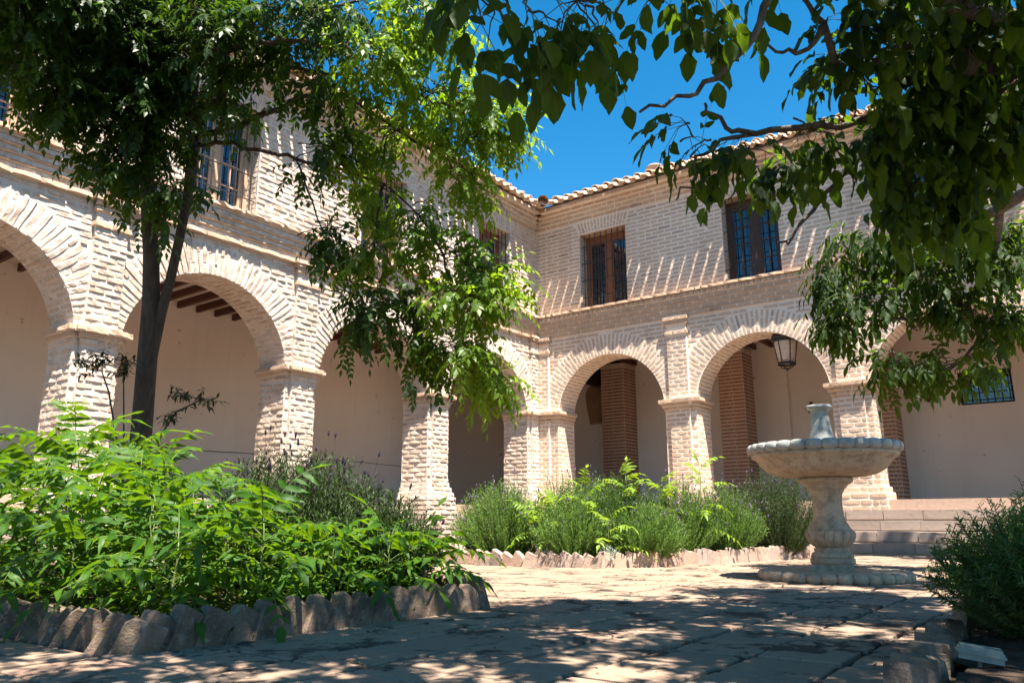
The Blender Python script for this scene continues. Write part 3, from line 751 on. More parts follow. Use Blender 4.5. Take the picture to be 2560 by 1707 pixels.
WL = [(1.00, 2.02), (4.05, 5.08), (7.08, 8.10), (10.10, 11.12), (13.1, 14.1)]
right_wing, WRg = make_wing('r', OR, WR, 12.35, 'pinkish brick arcade wing with crisp joints, facing the fountain steps')
left_wing, WLg = make_wing('l', OL, WL, 15.2, 'bleached weathered brick arcade wing behind the tall tree at left')
# ridge end tile of the valley where the two roofs meet
vt = MB(); 
for q in range(5):
    c0 = Vector((0.60-.33*q, -.60+.33*q, 7.03+.10*q)); vt.tube([c0, c0+Vector((-.32, .32, .10))], [.125, .11], 14, cap=False)
vt.build('valley_tile', M['tile_roof'], right_wing, True)
# white mortar lumps on the valley tiles
# ------------------------------------------------------------------ corridor interior
XB, YB = -3.62, 3.62
def wallbox(name, mat, boxes, parent=None, **k):
    m_ = MB()
    for b in boxes: m_.box(*b)
    return m_.build(name, mat, parent, **k)
wallbox('rear_wall', M['plaster'], [(XB-.3, XB, -15.2, YB+.3, 0, 4.6)], left_wing)
# rear wall right with window hole  x 8.0..; built round the small window
wa, wb_, wz0, wz1 = 7.27, 8.15, 2.60, 3.24
wallbox('rear_wall', M['plaster'], [(XB, 4.06, YB, YB+.3, 0, 4.6), (4.06, wa, YB+.06, YB+.3, 0, 4.6), (wb_, 12.4, YB+.06, YB+.3, 0, 4.6), (wa, wb_, YB+.06, YB+.3, 0, wz0), (wa, wb_, YB+.06, YB+.3, wz1, 4.6)], right_wing)
wallbox('ceiling', M['ceiling'], [(XB, -.602, -15.2, YB, 4.31, 4.4)], left_wing)
wallbox('ceiling', M['ceiling'], [(-.6, 12.4, .602, YB+.05, 4.31, 4.4)], right_wing)
wallbox('corridor_floor', M['floor'], [(XB, -.55, -15.2, YB, .55, ZFL)], kind='structure')
wallbox('corridor_floor', M['floor'], [(-.55, 12.4, .0, YB+.05, .55, ZFL-.002)], kind='structure')
for i in range(46):
    y = -14.6+.372*i
    if y < 3.3:
        b_ = MB(); b_.box(XB, -.605, y-.032, y+.032, 4.19, 4.312); b_.build('ceiling_beam', M['beam'], left_wing)
for i in range(34):
    x = -.3+.372*i
    b_ = MB(); b_.box(x-.032, x+.032, .605, YB+.05, 4.19, 4.312); b_.build('ceiling_beam', M['beam'], right_wing)
wallbox('lintel', M['dark_beam'], [(-.62, -.42, .62, YB, 3.75, 4.168)], right_wing)
# red brick pillars against the rear wall
def pillar(x0, x1, label):
    t = thing('brick_pillar', label, 'pillar', 'red brick pillars inside the arcade')
    m_ = MB(); y0, y1 = 3.0, YB+.05; m_.box(x0, x1, y0, y1, ZFL, 4.168); m_.build('pillar_core', M['mortar_d'], t)
    z = ZFL+.045; k = 0; ms = []
    BVd = [brick_var(40+i, .03) for i in range(4)]; me_ = [mesh('brick', v, f, M['brick_d']) for v, f in BVd]
    while z < 4.1:
        o_ = .0 if k % 2 else .15; xs = [x0+.004]; 
        x = x0+.004+o_ if k % 2 == 0 else x0+.004
        cuts = [x0+.004, x0+.155, x0+.305, x1-.004] if k % 2 == 0 else [x0+.004, x0+.30, x1-.004]
        if k % 3 == 0: cuts = [x0+.004, x0+.25, x0+.33, x1-.004]
        for a, b in zip(cuts[:-1], cuts[1:]):
            L = Matrix(((b-a-.014, 0, 0, (a+b)/2), (0, -.026, 0, y0+.02), (0, 0, .044, z), (0, 0, 0, 1)))
            link('brick', random.choice(me_), t, M=L)
        for a, b in ((y0+.004, y0+.27), (y0+.285, y1-.06)):
            L = Matrix(((0, .026, 0, x1-.02), (b-a-.01, 0, 0, (a+b)/2), (0, 0, .044, z), (0, 0, 0, 1)))
            link('brick', random.choice(me_), t, M=L)
        z += .078; k += 1
    return t
pillar(-.2, .41, 'red brick pillar inside the arch nearest the corner, beside the carved relief')
pillar(2.75, 3.32, 'red brick pillar inside the arch with the hanging lantern')
pillar(5.83, 6.22, 'red brick pillar behind the fountain, at the head of the steps')
pillar(8.95, 9.5, 'red brick pillar at the far right end of the arcade')
# steps on the right
sr = []
for i in range(4):
    z = .155*(i+1)
    sr.append((0.0, 12.4, -1.20+.3*i+(.0), -1.20+.3*(i+1) if i < 3 else .02, z))
steps = thing('stone_steps', 'long flight of five worn steps before the arches right of the fountain', 'steps')
def slab(parent, x0, x1, y0, y1, z0, z1, mat, axis='x', nm='step_slab'):
    m_ = MB(); n = max(1, int(round((x1-x0)/.55))) if axis == 'x' else max(1, int(round((y1-y0)/.55)))
    for k in range(n):
        if axis == 'x': a = x0+(x1-x0)*k/n; b = x0+(x1-x0)*(k+1)/n; bx = (a+.003, b-.003, y0+random.uniform(-.012, .004), y1, z0, z1+random.uniform(-.006, 0))
        else: a = y0+(y1-y0)*k/n; b = y0+(y1-y0)*(k+1)/n; bx = (x0, x1+random.uniform(-.004, .012), a+.003, b-.003, z0, z1+random.uniform(-.006, 0))
        q = MB(); q.box(*bx, random.random(), .003); q.build(nm, mat, parent)
def step_mat():
    m, t = nodes('worn_step_stone'); r = rnd(t); n = noise(t, 8, 6, 0.65); n3 = noise(t, 30, 4, 0.7); c = mixc(t, r, (0.33, 0.26, 0.215), (0.27, 0.21, 0.175))
    c = mixc(t, ramp(t, n, 0.55, 0.68, 0, 0.6), c, (0.15, 0.125, 0.11)); finish(t, c, 0.9, add(t, n, n3, .7, .4), 0.6, 0.012, 0.15); return m
M['step'] = step_mat()
def step_mat2():
    m, t = nodes('orange_step_brick'); n = noise(t, 8, 5, 0.65); finish(t, mixc(t, ramp(t, n, .4, .65), (0.48, 0.33, 0.235), (0.36, 0.245, 0.18)), 0.9, n, 0.5, 0.01, 0.15); return m
M['step2'] = step_mat2()
for i in range(4):
    z1 = .155*(i+1); y0 = -1.22+.3*i
    slab(steps, 4.9, 12.4, y0, y0+.31 if i < 3 else 0.05, z1-.135, z1, M['step'])
    bk = MB(); bk.box(0.15, 12.4, y0+.03, .05 if i == 3 else y0+.36, z1-.155 if i else -.02, z1-.008-.002*i); bk.build('step_core', M['mortar_r'], steps)
for (a, b) in OR: slab(steps, a+.09, b-.09, .02, .34, .64, ZFL, M['step2'])
wallbox('step_core', M['mortar_r'], [(0, 12.4, .06, .62, .3, .63)], steps)
ls = thing('stone_steps', 'steps inside the narrow shaded arch beside the inner corner', 'steps')
for (a, b) in OL[:4]:
    for i, x in enumerate((.12, -.12, -.36, -.58)):
        slab(ls, -.7, x, -b+.09, -a-.09, .155*(i+1)+.0, .155*(i+2)-.003, M['step'], 'y')
wallbox('step_core', M['mortar_l'], [(-.72, .1, -12, -.1, -.02, .15)], ls)
# small window in rear wall
bw = thing('rear_window', 'small barred blue window in the shaded rear wall at right', 'window')
f_ = MB(); yy = YB+.15
f_.box(wa, wa+.04, yy, yy+.05, wz0, wz1); f_.box(wb_-.04, wb_, yy, yy+.05, wz0, wz1); f_.box(wa+.04, wb_-.04, yy, yy+.05, wz0, wz0+.04); f_.box(wa+.04, wb_-.04, yy, yy+.05, wz1-.04, wz1); f_.build('window_frame', M['dark_beam'], bw)
p_ = MB(); p_.box(wa+.04, wb_-.04, yy+.02, yy+.026, wz0+.04, wz1-.04); p_.build('pane', M['glass'], bw)
for k in range(7):
    q = MB(); x = wa+.07+(wb_-wa-.14)*k/6; q.tube([(x, yy-.03, wz0), (x, yy-.03, wz1)], .006, 6); q.build('grille_bar', M['iron'], bw)
for k in range(4):
    q = MB(); z = wz0+.09+.14*k; q.tube([(wa, yy-.038, z), (wb_, yy-.038, z)], .006, 6); q.build('grille_bar', M['iron'], bw)
# diamond plaques
def diamond(u, v, r_, label):
    p = at(u, v, 1); d = (p-CAM); t_ = (YB+.055-CAM.y)/d.y; q = CAM+d*t_
    m_ = MB(); V = []
    for dy, s_ in ((0, 1), (-.02, 1), (-.035, .72)):
        for k in range(4): an = math.pi/2*k; V.append((q.x+r_*s_*math.cos(an), q.y+dy, q.z+r_*s_*math.sin(an)))
    Fc = [(0, 1, 2, 3)]
    for k in range(2):
        for i in range(4): Fc.append((k*4+i, k*4+(i+1) % 4, k*4+4+(i+1) % 4, k*4+4+i))
    Fc.append((8, 9, 10, 11)); m_.add(V, Fc); return m_.build('diamond_plaque', M['plaque'], None, label=label, cat='plaque', group='dark red diamond plaques')
diamond(2029, 1020, .14, 'dark red diamond plaque on rear wall just left of the fountain top')
diamond(2321, 990, .13, 'dark red diamond plaque on rear wall beside the small barred window')
# carved relief
rl = MB(); c = at(1489, 1010, 1); d = c-CAM; t_ = (YB-.03-CAM.y)/d.y; q = CAM+d*t_
prof = [(-.02, .50), (.10, .48), (.20, .40), (.26, .26), (.25, .1), (.235, -.06), (.20, -.2), (.17, -.36), (.15, -.5), (-.15, -.5), (-.17, -.36), (-.2, -.2), (-.235, -.06), (-.25, .1), (-.26, .26), (-.2, .4), (-.1, .48)]
n = len(prof); V = [(q.x+x, q.y+.03, q.z+z) for x, z in prof]+[(q.x+x, q.y-.05, q.z+z) for x, z in prof]+[(q.x+x*.8, q.y-.08, q.z+z*.88) for x, z in prof]
Fc = [(k*n+i, k*n+(i+1) % n, (k+1)*n+(i+1) % n, (k+1)*n+i) for k in range(2) for i in range(n)]+[tuple(2*n+i for i in range(n))]
rl.add(V, Fc)
for k in range(60):
    a_ = random.uniform(0, 6.28); rr_ = math.sqrt(random.random()); x = rr_*.2*math.cos(a_); z = .22+rr_*.2*math.sin(a_)
    rl.lathe([(0.001, 0.03), (.02, .02), (.032, 0.0), (.034, -.02)], 8)
    m_ = len(rl.V)-32
    for i in range(m_, len(rl.V)):
        vx, vy, vz = rl.V[i]; rl.V[i] = (q.x+x+vx, q.y-.08-vz, q.z+z+vy)
rl.build('carved_relief', M['relief'], None, label='ochre carved stone relief hung on the rear wall beside the red pillar', cat='relief')
# cable on the left rear wall
cb_ = MB(); cb_.tube([(XB+.012, -14.5+.5*i, 1.72+.012*math.sin(i*1.3)) for i in range(30)], .006, 5)
cb_.build('wall_cable', M['black'], None, label='thin dark cable running along the cream rear wall of the left arcade', cat='cable')
# lantern hung in arch
lc = Vector((4.93, .30, 3.05)); 
p = at(1965, 880, 1); d = p-CAM; t_ = (.30-CAM.y)/d.y; q = CAM+d*t_
lan = thing('hanging_lantern', 'black iron lantern with milky glass hanging in the second arch from the corner', 'lantern')
m_ = MB(); cx, cy, cz = q.x, q.y, q.z
def ring(z, r_, t=.012): m_.tube([(cx+r_*math.cos(2*math.pi*k/24), cy+r_*math.sin(2*math.pi*k/24), z) for k in range(25)], t, 6)
top = cz+.20; bot = cz-.20
ring(top, .215, .02); ring(top+.05, .225, .018); ring(bot, .135, .013); ring(bot-.02, .15, .010)
for k in range(6):
    a_ = 2*math.pi*k/6+.2; m_.tube([(cx+.2*math.cos(a_), cy+.2*math.sin(a_), top), (cx+.14*math.cos(a_), cy+.14*math.sin(a_), bot)], .009, 6)
    m_.tube([(cx+.14*math.cos(a_), cy+.14*math.sin(a_), bot), (cx+.09*math.cos(a_), cy+.09*math.sin(a_), bot-.08), (cx+.03*math.cos(a_), cy+.03*math.sin(a_), bot-.10)], .008, 6)
m_.tube([(cx, cy, bot-.09), (cx, cy, bot-.13)], [.02, .012], 8)
m_.build('lantern_cage', M['iron'], lan, True)
m_ = MB(); m_.lathe([(.23, top-.02), (.235, top+.06), (.215, top+.085), (.215, top+.12), (.17, top+.16), (.10, top+.24), (.045, top+.30), (.04, top+.34), (.001, top+.37)], 24, (cx, cy)); m_.build('lantern_roof', M['iron'], lan, True)
m_ = MB(); m_.lathe([(.001, bot+.002), (.128, bot+.004), (.193, top-.02)], 24, (cx, cy)); m_.build('lantern_glass', M['milk'], lan, True)
m_ = MB(); m_.tube([(cx, cy, top+.36), (cx, cy, 4.17 if cz+.9 > 4.17 else cz+.9)], .008, 6)
for k in range(5): zz = top+.38+.05*k; m_.tube([(cx+.02*math.cos(a), cy+.02*math.sin(a)*(k % 2), zz+.02*math.sin(a)) for a in [2*math.pi*i/10 for i in range(11)]], .005, 5)
m_.build('lantern_chain', M['iron'], lan)
# roof vent
q = at(1638, 436, 16.6)
rv = thing('roof_vent', 'small round vent with stone cap standing on the right roof', 'vent')
m_ = MB(); m_.lathe([(.10, q.z-.5), (.10, q.z+.02)], 16, (q.x, q.y)); m_.build('vent_pipe', M['white'], rv, True)
m_ = MB(); m_.lathe([(.001, q.z+.03), (.05, q.z+.03), (.06, q.z+.09), (.18, q.z+.11), (.20, q.z+.14), (.15, q.z+.19), (.001, q.z+.22)], 18, (q.x, q.y)); m_.build('vent_cap', M['step'], rv, True)

# ------------------------------------------------------------------ fountain
FC = (7.337, -6.455)
ft = thing('stone_fountain', 'carved stone fountain with scalloped bowl on a pedestal in the sun dappled court', 'fountain')
def beads(r_, z, rad, n, sq, nm):
    V = []; Fc = []; nu, nv = 10, 8
    for k in range(n):
        a = 2*math.pi*k/n; c = Vector((FC[0]+r_*math.cos(a), FC[1]+r_*math.sin(a), z)); e = Vector((-math.sin(a), math.cos(a), 0)); o_ = Vector((math.cos(a), math.sin(a), 0)); n0 = len(V)
        for j in range(nv+1):
            ph = -math.pi/2+math.pi*j/nv
            for i in range(nu):
                th = 2*math.pi*i/nu; x = math.cos(ph)*math.cos(th); y = math.cos(ph)*math.sin(th); zz = math.sin(ph)
                f = lambda t: math.copysign(abs(t)**.72, t)
                V.append(c+e*f(y)*rad[0]+o_*f(x)*rad[1]+Vector((0, 0, f(zz)*rad[2])))
        for j in range(nv):
            for i in range(nu): Fc.append((n0+j*nu+i, n0+j*nu+(i+1) % nu, n0+(j+1)*nu+(i+1) % nu, n0+(j+1)*nu+i))
    return link(nm, mesh(nm, V, Fc, M['fountain'], True), ft)
m_ = MB(); m_.lathe([(.001, .066), (.50, .07), (.535, .062), (.545, .03), (.545, -.02)], 64, FC); m_.build('base_disc', M['fountain'], ft, True)
for k in range(34):
    pass
beads(.535, .033, (.062, .058, .043), 32, 1, 'base_beading')
m_ = MB(); s_ = .158; an = R(14)
V = []
for z, s2 in ((.066, s_), (.118, s_), (.124, s_-.008)):
    for k in range(4): a = an+math.pi/4+math.pi/2*k; V.append((FC[0]+s2*1.414*math.cos(a), FC[1]+s2*1.414*math.sin(a), z))
m_.add(V, [(i, (i+1) % 4, 4+(i+1) % 4, 4+i) for i in range(4)]+[(4+i, 4+(i+1) % 4, 8+(i+1) % 4, 8+i) for i in range(4)]+[(8, 9, 10, 11)]); m_.build('plinth', M['fountain'], ft)
m_ = MB(); m_.lathe([(.165, .120), (.172, .126), (.172, .162), (.168, .166), (.160, .167), (.160, .170), (.166, .174), (.158, .198), (.150, .210), (.132, .215), (.132, .219), (.137, .224), (.137, .244), (.125, .248), (.125, .252)], 48, FC); m_.build('foot_moulding', M['fountain'], ft, True)
def gad(r_, z, a, _k=0):
    t_ = min(1, max(0, (z-.252)/.128)); return r_*(1+.13*math.sin(math.pi*min(1, t_*.97+.03))**.5*(abs(math.sin(a*8))**.5-.8)) if 0 <= t_ <= 1 else r_
m_ = MB(); m_.lathe([(.124, .252), (.140, .262), (.160, .282), (.177, .305), (.187, .33), (.191, .352), (.188, .372), (.178, .386)], 192, FC, mod=gad); m_.build('gadrooned_bulb', M['fountain'], ft, True)
m_ = MB(); m_.lathe([(.165, .384), (.170, .392), (.155, .410), (.132, .45), (.118, .50), (.113, .56), (.113, .64), (.119, .678), (.126, .684), (.126, .690), (.135, .70), (.138, .716), (.155, .722), (.157, .735), (.175, .752), (.196, .765), (.206, .768), (.212, .785), (.212, .800), (.205, .808), (.190, .811)], 48, FC); m_.build('shaft', M['fountain'], ft, True)
m_ = MB(); m_.lathe([(.15, .811), (.24, .812), (.33, .818), (.40, .834), (.455, .862), (.495, .90), (.520, .935), (.548, .962), (.574, .975), (.580, .990), (.580, 1.005), (.56, 1.01), (.57, 1.06), (.53, 1.075), (.49, 1.05), (.40, .98), (.25, .93), (.08, .92)], 72, FC); m_.build('bowl', M['fountain'], ft, True)
beads(.566, 1.044, (.070, .046, .042), 31, 1, 'rim_scallop')
m_ = MB(); m_.lathe([(.13, .93), (.125, .98), (.115, 1.06), (.100, 1.13), (.086, 1.20), (.075, 1.28), (.068, 1.35), (.070, 1.372), (.095, 1.378), (.103, 1.39), (.103, 1.405), (.094, 1.413), (.05, 1.415), (.045, 1.38)], 40, FC); m_.build('finial', M['fountain'], ft, True)
wt = MB(); 

# ------------------------------------------------------------------ foliage tools
def leaf_tpl(kind):
    """template leaflet along +x (0..1), half width along y, z up; returns V, F, UV"""
    if kind == 'lo':
        V = [(0, 0, 0), (.38, .5, .10), (1, 0, 0), (.38, -.5, .10), (.45, 0, 0)]; Fc = [(0, 4, 1), (4, 2, 1), (0, 3, 4), (4, 3, 2)]
        return np.array(V, float), np.array(Fc), np.array([(v[0], v[1]*2) for v in V])
    xs = {'ail': [0, .10, .28, .5, .75, 1.0], 'wal': [0, .06, .18, .34, .52, .70, .86, 1.0]}[kind]
    ws = {'ail': [0.05, .40, .5, .40, .20, 0.0], 'wal': [0.02, .20, .40, .50, .49, .39, .21, 0.0]}[kind]
    V = []; UV = []; Fc = []
    for x, w_ in zip(xs, ws):
        V += [(x, w_, .16*w_*2), (x, 0, 0), (x, -w_, .16*w_*2)]; UV += [(x, 1), (x, 0), (x, -1)]
    for i in range(len(xs)-1):
        a = i*3; Fc += [(a, a+1, a+4), (a, a+4, a+3), (a+1, a+2, a+5), (a+1, a+5, a+4)]
    return np.array(V, float), np.array(Fc), np.array(UV, float)
TPL = {k: leaf_tpl(k) for k in ('lo', 'ail', 'wal')}
def leaves_mesh(name, frames, tpl, mat, parent=None, smooth=True, **kw):
    """frames: rows of origin(3) dir(3) side(3) normal(3) length width curl rnd"""
    if len(frames) == 0: return None
    A = np.asarray(frames, float); V0, F0, U0 = TPL[tpl]; n, m_ = len(A), len(V0)
    x = V0[None, :, 0]; y = V0[None, :, 1]; z = V0[None, :, 2]
    L = A[:, 12:13]; Wd = A[:, 13:14]; C = A[:, 14:15]; rn = A[:, 15:16]
    bnd = (rn*7.7 % 1-.5)*.30; px = x*L; py = y*Wd*(1+.12*np.sin(x*21+rn*60)*(np.abs(y) > .1))+bnd*L*x*x; pz = z*Wd - C*L*x*x + 0.04*L*np.sin(x*9+rn*40)*np.sign(y)*(np.abs(y) > .1)
    P = A[:, None, 0:3]+px[..., None]*A[:, None, 3:6]+py[..., None]*A[:, None, 6:9]+pz[..., None]*A[:, None, 9:12]
    Fc = (F0[None]+(np.arange(n)*m_)[:, None, None]).reshape(-1, 3)
    me = mesh(name, P.reshape(-1, 3), Fc, mat, smooth, np.repeat(A[:, 15], m_), np.tile(U0, (n, 1)))
    return link(name, me, parent, **kw)
def nrm(v): return v/ (np.linalg.norm(v)+1e-9)
UPV = np.array([0, 0, 1.0])
def compound(p, d, length, npairs, ll, lw, droop=0.5, hang=0.35, term=1.0, spread=1.05, rd=None, shape=None):
    """pinnate leaf: rachis polyline points and leaflet frames"""
    rd = rd or random
    p = np.array(p, float); d = nrm(np.array(d, float)); fr = []; pts = [tuple(p)]
    side = nrm(np.cross(d, UPV)+np.array([rd.gauss(0, .12), rd.gauss(0, .12), rd.gauss(0, .05)])); N = npairs+1; rr = rd.random()
    for i in range(1, N+1):
        st_ = length/N*(1.5 if i == 1 else .9); d = nrm(d-UPV*droop*st_/length); p = p+d*st_; pts.append(tuple(p))
        side = nrm(side-d*np.dot(side, d)); up = np.cross(side, d)
        if up[2] < 0: up = -up
        sc_ = 1.0 if shape is None else shape(i/N)
        if i <= npairs:
            for sg in (1, -1):
                if rd.random() < .04: continue
                a = spread+rd.uniform(-.18, .18); ld = nrm(d*math.cos(a)+side*sg*math.sin(a)-UPV*hang*rd.uniform(.3, 1.4)+up*.05)
                ls_ = nrm(np.cross(up+np.array([rd.gauss(0, .25), rd.gauss(0, .25), 0]), ld)); nn = np.cross(ld, ls_)
                if nn[2] < 0: nn = -nn; ls_ = -ls_
                s2 = sc_*rd.uniform(.62, 1.15); fr.append((*p, *ld, *ls_, *nn, ll*s2, lw*s2, rd.uniform(-.05, .5), (rr+rd.uniform(-.12, .12)) % 1))
    ld = nrm(d-UPV*hang*.5); ls_ = nrm(np.cross(UPV, ld)+1e-6); nn = np.cross(ld, ls_)
    fr.append((*p, *ld, *ls_, *nn, ll*term, lw*term, rd.uniform(.02, .2), rr))
    return pts, fr
def rach(mb_, pts, r0, r1):
    n = len(pts); mb_.tube(pts, [r0+(r1-r0)*i/(n-1) for i in range(n)], 3, random.random(), cap=False)
def curve(a, b, sag, n=7, wig=0.0):
    a = Vector(a); b = Vector(b); L = (b-a).length; out = []
    for i in range(n+1):
        t_ = i/n; q = a.lerp(b, t_); q.z += sag*L*4*t_*(1-t_)
        if 0 < i < n: q += Vector((random.gauss(0, wig), random.gauss(0, wig), random.gauss(0, wig)))*L
        out.append(q)
    return out

class Tree:
    def __init__(s, label, cat, mat, bark_, kind, name):
        s.root = thing(name, label, cat); s.mat = mat; s.bark = bark_; s.kind = kind; s.tw = MB(); s.leaf = []; s.rc = MB()
    def limb(s, pts, rad, nm='branch', n=9):
        m_ = MB(); m_.tube(pts, rad, n); return m_.build(nm, s.bark, s.root, True)
    def spray(s, root, u, v, dep, ru, rv, rd_, nb, lpb, P_, twr=.006):
        """nb sub-branches from root into an ellipsoid centred at picture-ray point (u,v,dep) of radii in metres"""
        c = at(u, v, dep)
        for k in range(nb):
            while True:
                q = Vector((random.uniform(-1, 1), random.uniform(-1, 1), random.uniform(-1, 1)))
                if q.length < 1: break
            e = c+RT*q.x*ru+Vector((0, 0, 1))*q.y*rv+Vector((F.x, F.y, 0)).normalized()*q.z*rd_
            s0 = Vector(root)+(c-Vector(root))*random.uniform(.2, .75) if random.random() < .75 else Vector(root)
            s0 = s0 + Vector((random.gauss(0, .05), random.gauss(0, .05), random.gauss(0, .05)))
            pts = curve(s0, e, .08, 6, .035); s.tw.tube(pts, [twr*(1-.7*i/6) for i in range(7)], 4, cap=False)
            for j in range(lpb):
                t_ = 1-(j/lpb)*random.uniform(.55, .8); i0 = min(5, int(t_*6)); p = Vector(pts[i0]).lerp(Vector(pts[min(6, i0+1)]), t_*6-i0)
                dr = (Vector(pts[i0+1])-Vector(pts[i0])).normalized(); a = random.uniform(0, 2*math.pi); o_ = dr.orthogonal().normalized(); o_ = Matrix.Rotation(a, 3, dr) @ o_
                dd = (dr*.6+o_*.9+Vector((0, 0, P_.get('up', -.1)))).normalized() if j else dr
                L = P_['len']*random.uniform(.75, 1.2)
                pt, fr = compound(p, dd, L, P_['n'] if random.random() < .6 else P_['n']-1, P_['ll']*random.uniform(.85, 1.15), P_['lw']*random.uniform(.9, 1.1), P_.get('droop', .9), P_.get('hang', .5), P_.get('term', 1.0), P_.get('spread', 1.0), shape=P_.get('shape'))
                s.leaf.append((pt, fr, P_['r'], p, P_.get('m')))
    def done(s, single=0, leafname='leaf'):
        s.tw.build('twigs', s.bark, s.root, True, kind='stuff')
        L = s.leaf
        if single:
            def sz(t_):
                q = proj(t_[3])
                return 9e9 if (q is None or not (-60 < q[0] < 2620 and -60 < q[1] < 1760)) else q[2]
            L = sorted(L, key=sz)
            for pt, fr, r_, p, _m in L[:single]:
                o = leaves_mesh(leafname, fr, s.kind, s.mat, s.root)
                m_ = MB(); rach(m_, pt, r_, r_*.4); m_.build('leaf_stalk', M['stem'], o, True)
            L = L[single:]
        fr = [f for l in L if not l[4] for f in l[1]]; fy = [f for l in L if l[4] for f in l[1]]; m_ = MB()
        if fy: leaves_mesh('sunlit_foliage', fy, s.kind, M['leaf_s'], s.root, kind='stuff')  # sprays in the brighter, sun-coloured leaf copy
        for pt, _, r_, p, _m in L: rach(m_, pt, r_, r_*.4)
        m_.build('leaf_stalks', M['stem'], s.root, True, kind='stuff')
        leaves_mesh('foliage', fr, s.kind, s.mat, s.root, kind='stuff')

# ------------------------------------------------------------------ the tree at left (slender pinnate leaves)
PL = dict(len=.25, n=5, ll=.072, lw=.035, droop=.8, hang=.55, r=.0015, up=-.15)
T1 = Tree('tall dark leaved tree with forked trunk rising from the near bed at left', 'tree', M['leaf_l'], M['bark'], 'lo', 'shade_tree')
D = 6.5
def pp(*L): return [at(u, v, d) for u, v, d in L]
base = at(345, 1400, D); base.z = 0.0
tp = [base]+pp((345, 1250, D), (352, 1100, D), (368, 900, D), (378, 760, D), (378, 640, D), (372, 540, D), (368, 440, D), (372, 300, D), (380, 160, 6.4), (370, -60, 6.3))
T1.limb(tp, [.10, .092, .086, .080, .072, .064, .060, .056, .05, .042, .03], 'trunk', 14)
T1.limb(pp((372, 960, D), (384, 880, D), (404, 780, D), (428, 690, D), (448, 600, D), (468, 500, D), (478, 420, D), (485, 350, D), (478, 250, 6.3), (500, 120, 6.1), (560, -60, 5.8)), [.032, .040, .042, .040, .039, .039, .047, .045, .04, .034, .022], 'trunk', 12)
BR = [((480, 350, D), (600, 310, 6.3), (690, 275, 6.1), (760, 240, 6.0), (860, 235, 6.0), (980, 260, 6.0)),
      ((478, 365, D), (560, 358, 6.4), (650, 375, 6.3), (740, 398, 6.2), (860, 425, 6.2), (960, 460, 6.2), (1050, 540, 6.2)),
      ((375, 250, D), (450, 175, 6.2), (540, 120, 5.9), (640, 105, 5.7), (760, 100, 5.6), (900, 150, 5.6)),
      ((480, 300, 6.4), (560, 230, 6.2), (620, 165, 6.0), (740, 170, 6.0), (880, 190, 6.0), (1080, 230, 6.1)),
      ((372, 330, D), (300, 300, 6.2), (200, 240, 5.9), (80, 170, 5.6)),
      ((375, 420, D), (300, 380, 6.2), (200, 350, 6.0), (110, 300, 5.8)),
      ((380, 150, 6.4), (300, 60, 6.0), (200, 0, 5.6), (60, -60, 5.2)),
      ((500, 120, 6.1), (620, 60, 5.9), (760, 30, 5.7), (900, 0, 5.6), (1050, -20, 5.6)),
      ((1050, 540, 6.2), (1110, 640, 6.2), (1140, 760, 6.15), (1150, 870, 6.1)),
      ((960, 460, 6.2), (940, 560, 6.1), (930, 650, 6.1), (960, 760, 6.1)),
      ((740, 398, 6.2), (770, 480, 6.1), (800, 560, 6.1), (840, 700, 6.0), (880, 740, 6.0)),
      ((860, 235, 6.0), (1000, 330, 6.1), (1120, 400, 6.2), (1180, 470, 6.2)),
      ((410, 400, D), (440, 470, 6.2), (440, 560, 6.1)),
      ((380, 150, 6.4), (420, -60, 6.6), (450, -300, 6.8)), ((500, 120, 6.1), (650, -100, 6.3), (750, -300, 6.4))]
RD = [.03, .022, .034, .026, .03, .026, .028, .022, .013, .012, .009, .014, .012, .03, .026]
for b_, r_ in zip(BR, RD):
    P3 = pp(*b_); pts = []
    for i in range(len(P3)-1):
        for k in range(4):
            q = P3[i].lerp(P3[i+1], k/4); pts.append(q+Vector((random.gauss(0, .012), random.gauss(0, .012), random.gauss(0, .012))) if k else q)
    pts.append(P3[-1]); T1.limb(pts, [r_*(1-.7*i/(len(pts)-1)) for i in range(len(pts))], 'branch', 7)
